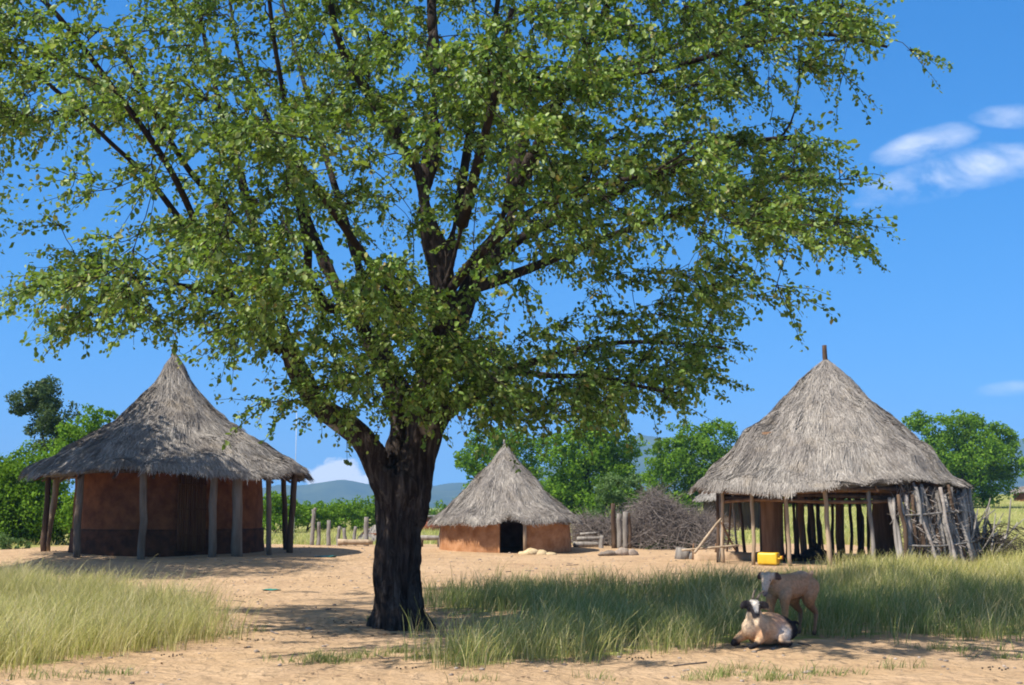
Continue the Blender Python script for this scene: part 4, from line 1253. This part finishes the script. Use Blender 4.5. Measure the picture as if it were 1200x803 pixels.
bg_tree('green_tree', 'largest bright green tree with a clumpy crown right of the small hut', 'tree', [(682, 505, 17), (708, 500, 18), (728, 512, 16), (745, 530, 14), (662, 520, 16), (690, 530, 26), (720, 545, 26), (655, 545, 20), (668, 570, 26), (700, 570, 28), (735, 565, 20), (645, 575, 20), (640, 520, 12), (690, 598, 26), (655, 600, 22), (730, 590, 18)], 80, .30, 'far_leaf', 222, 690, .3, TG)
bg_tree('green_tree', 'dark green tree left of the open shelter roof behind the brush mound', 'tree', [(800, 512, 15), (820, 504, 14), (842, 505, 14), (852, 520, 12), (785, 525, 14), (815, 528, 20), (842, 540, 22), (775, 545, 15), (795, 555, 22), (830, 565, 24), (765, 565, 15), (770, 528, 8), (860, 560, 18), (800, 585, 20), (768, 585, 16)], 92, .32, 'far_leaf', 223, 812, .28, TG)
bg_tree('green_tree', 'distant green tree seen between the poles under the shelter roof', 'tree', [(925, 585, 14), (945, 578, 16), (965, 588, 14), (985, 580, 16), (1005, 588, 14), (945, 560, 20), (985, 560, 20), (928, 598, 12), (955, 600, 14), (985, 600, 14), (1010, 597, 12)], 108, .36, 'far_leaf', 224, 962, .3, TG)
bg_tree('green_tree', 'broad bright green tree standing in the pasture right of the open shelter', 'tree', [(1072, 490, 12), (1085, 498, 14), (1105, 500, 16), (1128, 500, 16), (1150, 500, 16), (1172, 512, 16), (1188, 522, 13), (1080, 525, 18), (1110, 530, 24), (1145, 535, 26), (1178, 545, 20), (1095, 555, 22), (1130, 562, 24), (1165, 568, 18), (1085, 575, 16), (1115, 582, 14), (1150, 580, 14), (1192, 548, 10)], 104, .36, 'far_leaf', 225, 1130, .35, TG)
bg_tree('green_tree', 'green tree crown cut by the right edge of the picture', 'tree', [(1236, 560, 20), (1262, 540, 28), (1290, 560, 28), (1262, 575, 20)], 118, .36, 'far_leaf', 226, 1260, .3, TG)
bg_tree('pale_shrub', 'pale green leafy shrub growing out of the brush above the gate stakes', 'shrub', [(715, 566, 11), (728, 570, 10), (708, 582, 11), (702, 597, 9), (740, 562, 7), (721, 580, 10), (748, 572, 5)], 46.5, .13, 'pale_leaf', 231, 706, .04)


# a tree just outside the frame on the left: its shade dapples the large hut and the sand before it
def side_tree():
    base = np.array([-14.6, 27.0, 0.0]); base[2] = float(height(*base[:2]))
    t = thing('shade_tree', 'tree standing outside the left edge, its shade dappling the large hut', 'tree', base)
    r = np.random.default_rng(55); VV = []; mb = MB()
    mb.tube([(0, 0, -.2), (.05, 0, 1.2), (.0, .1, 3.4), (.2, 0, 5.6)], [.32, .26, .22, .16], 10)
    for q in range(110):
        d = r.normal(0, 1, 3); d /= np.linalg.norm(d)
        c = np.array([0, 0, 9.8]) + d * np.array([3.3, 4.6, 2.6]) * r.uniform(.4, 1)
        if q % 4 == 0: c = np.array([-1.0, 5.0, 9.4]) + d * np.array([1.9, 2.0, 1.6])
        c[0] = min(c[0], 3.2 - .42 * max(0, c[1]))
        mb.tube(curve([(.1, 0, 3.0), c * np.array([.4, .4, .72]), c], 6), np.linspace(.07, .012, 6), 5)
        n = 330
        p = c + r.normal(0, .45, (n, 3)); nr = r.normal(0, 1, (n, 3)); nr /= np.linalg.norm(nr, axis=1)[:, None]
        t1 = np.cross(nr, r.normal(0, 1, (n, 3))); t1 /= np.linalg.norm(t1, axis=1)[:, None]; t2 = np.cross(nr, t1); s = r.uniform(.06, .11, (n, 1))
        VV.append(np.stack([p - t1 * s, p + t2 * s * .6, p + t1 * s, p - t2 * s * .6], 1).reshape(-1, 3))
    V_ = np.concatenate(VV)
    MB().add(V_, np.arange(len(V_)).reshape(-1, 4)).build('crown', M['shade_leaf'], t, smooth=False)
    mb.build('trunk', M['bark'], t)


side_tree()

# ------------------------------------------------------------------ hills
def hills():
    D = 3000.0
    rid = [(-900, 560), (-300, 572), (200, 585), (300, 578), (355, 573), (400, 569), (440, 573), (500, 571), (545, 566), (600, 556), (680, 538), (735, 519), (755, 513), (775, 515), (830, 524), (900, 534), (1000, 545), (1100, 540), (1160, 524), (1200, 514), (1260, 508), (1400, 520), (1700, 545), (2300, 560)]
    rx = [(p - 600) / FPX * D for p, _ in rid]; rz_ = [zat(z, D) for _, z in rid]
    xs_ = np.linspace(-4400, 4400, 520); ys_ = np.linspace(2100, 4150, 70)
    X, Y = np.meshgrid(xs_, ys_)
    top = np.interp(X, rx, rz_)
    b = np.exp(-((Y - D) / 420) ** 2)
    k = snoise(X, Y, .006, 5) * 14 + snoise(X, Y, .02, 6) * 5 + snoise(X, Y, .07, 7) * 1.6
    gz = height(X, Y)
    Z = gz - 6 + (top - gz + 6) * b + k * b * (1 - .75 * np.exp(-((Y - D) / 60) ** 2)) * 1.3
    nx_, ny_ = len(xs_), len(ys_)
    i_ = np.arange(ny_ - 1)[:, None] * nx_; j_ = np.arange(nx_ - 1)[None]
    t = NT('wooded_hill'); c = t.coord()
    f = t.noise(c, .012, 6, .65); f2 = t.noise(c, .06, 5, .7)
    col = t.mix(t.rng(f, .35, .65, 0, 1), (.022, .045, .012), (.075, .095, .030))
    col = t.mix(t.rng(f2, .5, .7, 0, .6), col, (.012, .028, .010))
    m = t.end(t.bsdf(col, 1, None, 0))
    tag(MB().add(np.stack([X, Y, Z], -1).reshape(-1, 3), np.stack([i_ + j_, i_ + j_ + 1, i_ + nx_ + j_ + 1, i_ + nx_ + j_], -1).reshape(-1, 4)).build('hills', m), 'low wooded hills fading blue on the horizon', 'hills', kind='structure')


hills()

# ------------------------------------------------------------------ goats
def goat(name, label, chains, loc, yaw, colour, extra, voxel=.011, scale=1.0):
    t = thing(name, label, 'goat', loc, 'goats resting by the grass', yaw)
    mb = MB()
    for ch in chains:
        a = np.array([c[:4] for c in ch], float) * scale
        n = max(6, len(a) * 4)
        c = curve(a, n); fl = ch[0][4] if len(ch[0]) > 4 else 1.0
        mb.tube(c[:, :3], np.maximum(c[:, 3], .007), 12, True, fl)
        if fl == 1.0:
            mb.ball(c[0, :3], c[0, 3] * .98, 1, 0, 12, 8); mb.ball(c[-1, :3], max(c[-1, 3], .007) * .98, 1, 0, 10, 7)
    me = remesh(mb, voxel, 4, 'body')
    v = verts(me) / scale
    colattr(me, 'Col', colour(v))
    ob = link('body', me, M['coat'], t)
    # short coarse hair lying back along the body
    nr = np.empty(len(me.vertices) * 3, np.float32); me.vertices.foreach_get('normal', nr); nr = nr.reshape(-1, 3).astype(float)
    r = np.random.default_rng(4); k = r.integers(0, len(v), 9000)
    k = k[v[k, 2] > .10]
    p = v[k] * scale; n_ = nr[k]
    d = np.array([-.75, 0, -.55]) + r.normal(0, .3, (len(k), 3)); d -= n_ * (d * n_).sum(1)[:, None]; d /= np.linalg.norm(d, axis=1)[:, None] + 1e-6
    d = d + n_ * r.uniform(.15, .5, (len(k), 1)); L = r.uniform(.010, .022, (len(k), 1)) * (1 - .55 * smooth(.42, .5, v[k, 0])); sd = np.cross(d, n_) * .0026
    q = np.stack([p - sd, p + sd, p + d * L + sd * .3, p + d * L - sd * .3], 1).reshape(-1, 3)
    hm = MB().add(q, np.arange(len(q)).reshape(-1, 4)).mesh('hair', False)
    hc = np.repeat(np.clip(colour(v[k]) * r.uniform(.78, 1.2, (len(k), 1)), 0, 1), 4, 0)
    colattr(hm, 'Col', hc)
    link('hair', hm, M['coat'], t)
    for nm, pts, rad, mt in extra:
        mb = MB(); mb.tube(curve(np.array(pts) * scale, 8), np.linspace(rad[0], rad[1], 8) * scale, 8); mb.build(nm, M[mt], t)
    return t


def both(ch): return [ch, [(c[0], -c[1], c[2], *c[3:]) for c in ch]]


def smooth(a, b, x): t = np.clip((x - a) / (b - a), 0, 1); return (t * t * (3 - 2 * t))[:, None]


st = [[(-.38, 0, .60, .075), (-.29, 0, .60, .122), (-.08, 0, .555, .142), (.12, 0, .555, .145), (.26, 0, .575, .115), (.33, 0, .60, .08)],
      [(.22, 0, .60, .105), (.33, .01, .645, .072), (.44, .03, .672, .056), (.50, .045, .675, .056)],
      [(.48, .045, .685, .056), (.54, .06, .66, .056), (.59, .075, .60, .043), (.622, .085, .53, .032), (.632, .09, .50, .028)],
      [(-.42, 0, .64, .035), (-.47, 0, .66, .028), (-.50, 0, .70, .018)],
      [(.49, .095, .70, .018, 2.0), (.475, .145, .69, .022, .4), (.465, .195, .66, .009, .4)], [(.50, 0, .70, .018, 2.0), (.485, -.05, .69, .022, .4), (.475, -.10, .66, .009, .4)]]
st += both([(.22, .085, .50, .085), (.235, .09, .36, .046), (.235, .09, .27, .034), (.23, .09, .17, .022), (.23, .09, .06, .022), (.245, .09, .02, .028)])
st += both([(-.30, .085, .54, .115), (-.25, .10, .40, .078), (-.30, .10, .32, .045), (-.39, .10, .245, .030), (-.375, .10, .13, .021), (-.36, .10, .05, .022), (-.345, .10, .02, .028)])


def col_st(v):
    c = np.tile([.46, .265, .15], (len(v), 1))
    c = c + smooth(.05, .34, v[:, 0]) * (np.array([.46, .30, .185]) - c)
    belly = smooth(.50, .40, v[:, 2]) * (smooth(.44, .30, np.abs(v[:, 0]))) * .8
    c = c + belly * (np.array([.42, .20, .085]) - c)
    c = c + smooth(.44, .50, v[:, 0]) * (np.array([.56, .43, .32]) - c)
    c = c + smooth(.565, .515, v[:, 2]) * smooth(.52, .57, v[:, 0]) * (np.array([.16, .13, .12]) - c)
    ear = smooth(.07, .10, np.abs(v[:, 1] - .05)) * smooth(.40, .45, v[:, 0]) * smooth(.59, .64, v[:, 2])
    c = c + ear * (np.array([.10, .06, .05]) - c)
    c = c + smooth(.06, .03, v[:, 2]) * (np.array([.07, .055, .05]) - c)
    hind = smooth(-.16, -.30, v[:, 0]) * smooth(.45, .30, v[:, 2]) * .6
    c = c + hind * (np.array([.20, .10, .06]) - c)
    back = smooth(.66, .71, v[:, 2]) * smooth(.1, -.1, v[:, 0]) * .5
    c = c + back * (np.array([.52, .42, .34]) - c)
    return np.clip(c, 0, 1)


gl = G(926, 746)
goat('standing_goat', 'tan goat standing in the grass with its pale head lowered over its resting mate', st, gl, math.radians(-134), col_st,
     [('eye', [(.558, .108, .645), (.561, .115, .643)], (.011, .009), 'eye'), ('eye', [(.578, .022, .645), (.583, .015, .643)], (.011, .009), 'eye')], scale=1.10)
ly = [[(-.36, 0, .15, .10), (-.27, 0, .17, .155), (-.05, 0, .19, .185), (.14, 0, .205, .175), (.25, 0, .215, .13)],
      [(.16, 0, .25, .13), (.24, .02, .34, .098), (.28, .05, .43, .076), (.30, .065, .475, .068)],
      [(.285, .06, .49, .060), (.335, .105, .475, .059), (.392, .168, .395, .046), (.43, .21, .315, .034), (.44, .222, .28, .030)],
      [(-.44, 0, .22, .03), (-.50, .02, .24, .022), (-.54, .03, .22, .014)],
      [(.25, .11, .495, .018, 2.0), (.215, .15, .475, .024, .4), (.185, .185, .435, .010, .4)], [(.325, .025, .50, .018, 2.0), (.355, -.02, .48, .024, .4), (.375, -.06, .44, .010, .4)],
      [(.20, .11, .16, .075), (.33, .15, .085, .046), (.42, .17, .045, .032), (.50, .17, .035, .030)],
      [(.20, -.11, .16, .075), (.34, -.14, .09, .046), (.43, -.14, .045, .032), (.30, -.17, .035, .026)],
      [(-.24, .10, .17, .125), (-.06, .19, .11, .07), (.02, .22, .06, .042), (-.10, .25, .045, .032), (-.02, .28, .035, .028)],
      [(-.24, -.10, .17, .125), (-.06, -.18, .10, .07), (.02, -.20, .06, .042), (-.10, -.22, .045, .032)]]


def col_ly(v):
    c = np.tile([.54, .35, .20], (len(v), 1))
    c = c + smooth(.10, .22, v[:, 0]) * smooth(.10, .22, v[:, 2]) * (np.array([.66, .52, .36]) - c) * .8
    ora = np.exp(-(((v[:, 0] - .24) / .10) ** 2 + ((v[:, 2] - .17) / .09) ** 2))[:, None]
    c = c + ora * .75 * (np.array([.48, .22, .09]) - c)
    pink = np.exp(-(((v[:, 0] + .08) / .16) ** 2 + ((v[:, 2] - .30) / .09) ** 2))[:, None]
    c = c + pink * .7 * (np.array([.40, .20, .14]) - c)
    white = np.exp(-(((v[:, 0] + .08) / .12) ** 2 + ((v[:, 2] - .16) / .09) ** 2))[:, None]
    c = c + white * .7 * (np.array([.62, .58, .54]) - c)
    black = smooth(-.10, -.17, v[:, 0] + .35 * (v[:, 2] - .15))
    c = c + black * (np.array([.018, .016, .018]) - c)
    low = smooth(.085, .05, v[:, 2]) * smooth(.18, .24, np.abs(v[:, 1]) + .3 * np.abs(v[:, 0]))
    c = c + low * (np.array([.02, .018, .02]) - c)
    foot = smooth(.36, .42, v[:, 0]) * smooth(.12, .09, v[:, 2])
    c = c + foot * (np.array([.02, .018, .02]) - c)
    # head: white blaze, black muzzle, cheeks and ears
    hs = smooth(.42, .45, v[:, 2] + .55 * np.clip(v[:, 0] - .28, 0, 1)) * smooth(.20, .26, v[:, 0] + .3 * v[:, 1])
    c = c + hs * (np.array([.03, .026, .028]) - c)
    side = np.abs((v[:, 0] - .335) * .77 - (v[:, 1] - .105) * .64)
    wb = .016 + .22 * np.clip(v[:, 2] - .40, 0, .15)
    blaze = smooth(1.25, .8, side / wb) * smooth(.395, .43, v[:, 2]) * smooth(.30, .34, v[:, 0] + .4 * v[:, 1]) * smooth(.55, .52, v[:, 2])
    c = c + blaze * (np.array([.62, .56, .48]) - c)
    return np.clip(c, 0, 1)


gl = G(899, 757)
goat('lying_goat', 'cream goat with black hindquarters and a white blaze lying at the grass edge', ly, gl, math.radians(-140), col_ly,
     [('horn', [(.265, .085, .545), (.225, .10, .60), (.17, .11, .635)], (.018, .006), 'horn'), ('horn', [(.295, .05, .548), (.265, .04, .61), (.215, .025, .65)], (.018, .006), 'horn'), ('eye', [(.335, .165, .452), (.337, .173, .45)], (.011, .009), 'eye'), ('eye', [(.398, .10, .452), (.405, .096, .45)], (.011, .009), 'eye')], scale=1.0)

# ------------------------------------------------------------------ air
def haze():
    t = NT('thin_blue_air')
    v = t.t.nodes.new('ShaderNodeVolumePrincipled')
    v.inputs['Color'].default_value = (.33, .61, 1.0, 1); v.inputs['Density'].default_value = HAZE
    v.inputs['Anisotropy'].default_value = 0.0
    t.t.links.new(v.outputs[0], t.out.inputs['Volume'])
    mb = MB(); mb.box((0, 2150, 125), (9300, 4500, 330))
    me = mb.mesh('haze', False); V_ = verts(me)
    V_[:, 2] = np.where(V_[:, 2] < 0, -15, 215); me.vertices.foreach_set('co', V_.astype(np.float32).ravel()); me.update()
    o = link('haze', me, t.m); tag(o, 'thin bluish haze that pales the far hills', 'haze', kind='stuff')
    t.m.cycles.homogeneous_volume = True if hasattr(t.m.cycles, 'homogeneous_volume') else True


HAZE = 2.7e-4
haze()

# ------------------------------------------------------------------ sky, sun, camera
S2 = np.array([.84, .543]); EL = math.radians(53)      # shadows run right and away from the camera
sun_to = np.array([-S2[0] * math.cos(EL), -S2[1] * math.cos(EL), math.sin(EL)])
w = bpy.data.worlds.new('World'); bpy.context.scene.world = w; w.use_nodes = True
nt = w.node_tree; nt.nodes.clear()


def wn(typ, ins=None, **pr):
    nd = nt.nodes.new('ShaderNode' + typ)
    for k, v in pr.items(): setattr(nd, k, v)
    for k, v in (ins or {}).items():
        if isinstance(v, bpy.types.NodeSocket): nt.links.new(v, nd.inputs[k])
        else: nd.inputs[k].default_value = v
    return nd


tcs = wn('TexCoord').outputs['Generated']
lifted = wn('Mapping', {'Vector': tcs, 'Location': (0, 0, .16), 'Scale': (1, 1, .80)}).outputs[0]
lifted = wn('VectorMath', {0: lifted}, operation='NORMALIZE').outputs[0]
sky = wn('TexSky', {'Vector': lifted}, sky_type='NISHITA', sun_disc=False, sun_elevation=EL, sun_rotation=math.atan2(sun_to[0], sun_to[1]), altitude=900, air_density=1.2, dust_density=0.0, ozone_density=8.0)
tc = wn('TexCoord').outputs['Generated']
sep = wn('SeparateXYZ', {0: tc})


def mth(op, a, b=None, c=None):
    ins = {0: a}
    if b is not None: ins[1] = b
    if c is not None: ins[2] = c
    return wn('Math', ins, operation=op).outputs[0]


ay = mth('MAXIMUM', sep.outputs[1], .05)
u = mth('DIVIDE', sep.outputs[0], ay); v = mth('DIVIDE', sep.outputs[2], ay)
back = mth('GREATER_THAN', sep.outputs[1], .06)


def pxuv(px, py):
    d = FW * FPX + RT * (px - 600) + UP * (401.5 - py)
    return d[0] / d[1], d[2] / d[1]


vec = wn('CombineXYZ', {0: mth('MULTIPLY', u, 1.0), 1: mth('MULTIPLY', v, 2.0), 2: 0.0}).outputs[0]
cn = wn('TexNoise', {'Vector': vec, 'Scale': 13.0, 'Detail': 7, 'Roughness': .55, 'Distortion': .3}).outputs['Fac']
warp = mth('MULTIPLY', mth('SUBTRACT', wn('TexNoise', {'Vector': vec, 'Scale': 9.0, 'Detail': 5, 'Roughness': .6}).outputs['Fac'], .55), 3.0)
cmask = None
for (px, py, rx, ry, tilt, amp) in [(1120, 205, 118, 26, .22, .72), (1080, 172, 60, 18, .28, .42), (1190, 137, 45, 14, 0, .5), (1185, 455, 40, 9, .1, .3), (-200, 300, 160, 40, .1, .6), (1500, 420, 200, 50, .1, .8)]:
    u0, v0 = pxuv(px, py); ru = rx / FPX * 1.02; rv = ry / FPX * 1.02
    du = mth('SUBTRACT', u, u0); dv = mth('SUBTRACT', v, v0)
    a = mth('DIVIDE', mth('ADD', mth('MULTIPLY', du, math.cos(tilt)), mth('MULTIPLY', dv, math.sin(tilt))), ru)
    b = mth('DIVIDE', mth('SUBTRACT', mth('MULTIPLY', dv, math.cos(tilt)), mth('MULTIPLY', du, math.sin(tilt))), rv)
    r2 = mth('ADD', mth('ADD', mth('MULTIPLY', a, a), mth('MULTIPLY', b, b)), warp)
    g_ = mth('MULTIPLY', mth('MAXIMUM', mth('SUBTRACT', 1.15, r2), 0.0), amp)
    cmask = g_ if cmask is None else mth('MAXIMUM', cmask, g_)
cf = mth('MULTIPLY', cmask, wn('MapRange', {'Value': cn, 'From Min': .36, 'From Max': .66, 'To Min': 0.0, 'To Max': 1.0}).outputs[0])
u0, v0 = pxuv(395, 566)
cv_ = wn('CombineXYZ', {0: u, 1: mth('MULTIPLY', v, 1.5), 2: 4.0}).outputs[0]
cn2 = wn('TexNoise', {'Vector': cv_, 'Scale': 46.0, 'Detail': 6, 'Roughness': .6}).outputs['Fac']
a = mth('DIVIDE', mth('SUBTRACT', u, u0), 40 / FPX); b = mth('DIVIDE', mth('SUBTRACT', v, v0), 34 / FPX)
puff = mth('SUBTRACT', 1.0, mth('ADD', mth('MULTIPLY', a, a), mth('MULTIPLY', b, b)))
puff = mth('MULTIPLY', mth('ADD', mth('MULTIPLY', puff, .85), mth('MULTIPLY', mth('SUBTRACT', cn2, .5), 2.4)), 2.6)
puff = wn('Clamp', {'Value': puff}).outputs[0]
cf = mth('MAXIMUM', cf, mth('MULTIPLY', puff, mth('GREATER_THAN', v, pxuv(395, 600)[1])))
cf = mth('MULTIPLY', mth('MINIMUM', cf, .95), back)
zen = sep.outputs[2]  # upper sky dimmed and desaturated on purpose, making shadows darker and less blue
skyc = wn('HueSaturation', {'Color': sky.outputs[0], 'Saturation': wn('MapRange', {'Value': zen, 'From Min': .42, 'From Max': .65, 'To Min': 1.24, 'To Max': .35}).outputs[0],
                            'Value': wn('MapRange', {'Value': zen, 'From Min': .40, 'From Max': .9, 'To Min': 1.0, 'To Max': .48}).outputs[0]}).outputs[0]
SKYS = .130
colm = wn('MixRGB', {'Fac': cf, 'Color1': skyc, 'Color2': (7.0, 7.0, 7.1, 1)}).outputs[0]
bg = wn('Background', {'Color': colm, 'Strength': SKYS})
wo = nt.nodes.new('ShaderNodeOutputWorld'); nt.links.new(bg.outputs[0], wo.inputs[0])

sl = bpy.data.lights.new('sun', 'SUN'); sl.energy = 5.0; sl.angle = math.radians(.53); sl.color = (1, .94, .85)
so_ = bpy.data.objects.new('sun', sl); C.objects.link(so_)
from mathutils import Vector
so_.rotation_euler = Vector(tuple(sun_to)).to_track_quat('Z', 'Y').to_euler()
so_.location = (-20, -10, 40)

cam = bpy.data.cameras.new('camera'); co = bpy.data.objects.new('camera', cam); C.objects.link(co)
cam.lens = FPX / 1200 * 36; cam.sensor_width = 36; cam.clip_end = 20000; cam.clip_start = .1
co.location = tuple(EYE); co.rotation_euler = (PI / 2 + TH, 0, 0)
sc = bpy.context.scene
sc.camera = co
sc.view_settings.view_transform = 'Standard'; sc.view_settings.look = 'None'
sc.view_settings.exposure = 0.66; sc.view_settings.gamma = 1.0; sc.view_settings.use_curve_mapping = False
sc.render.engine = 'CYCLES'
sc.cycles.max_bounces = 7; sc.cycles.diffuse_bounces = 2; sc.cycles.glossy_bounces = 2; sc.cycles.transmission_bounces = 4; sc.cycles.volume_bounces = 0; sc.cycles.transparent_max_bounces = 6
sc.cycles.use_denoising = True
sc.cycles.pixel_filter_type = 'BLACKMAN_HARRIS'; sc.cycles.filter_width = 1.9
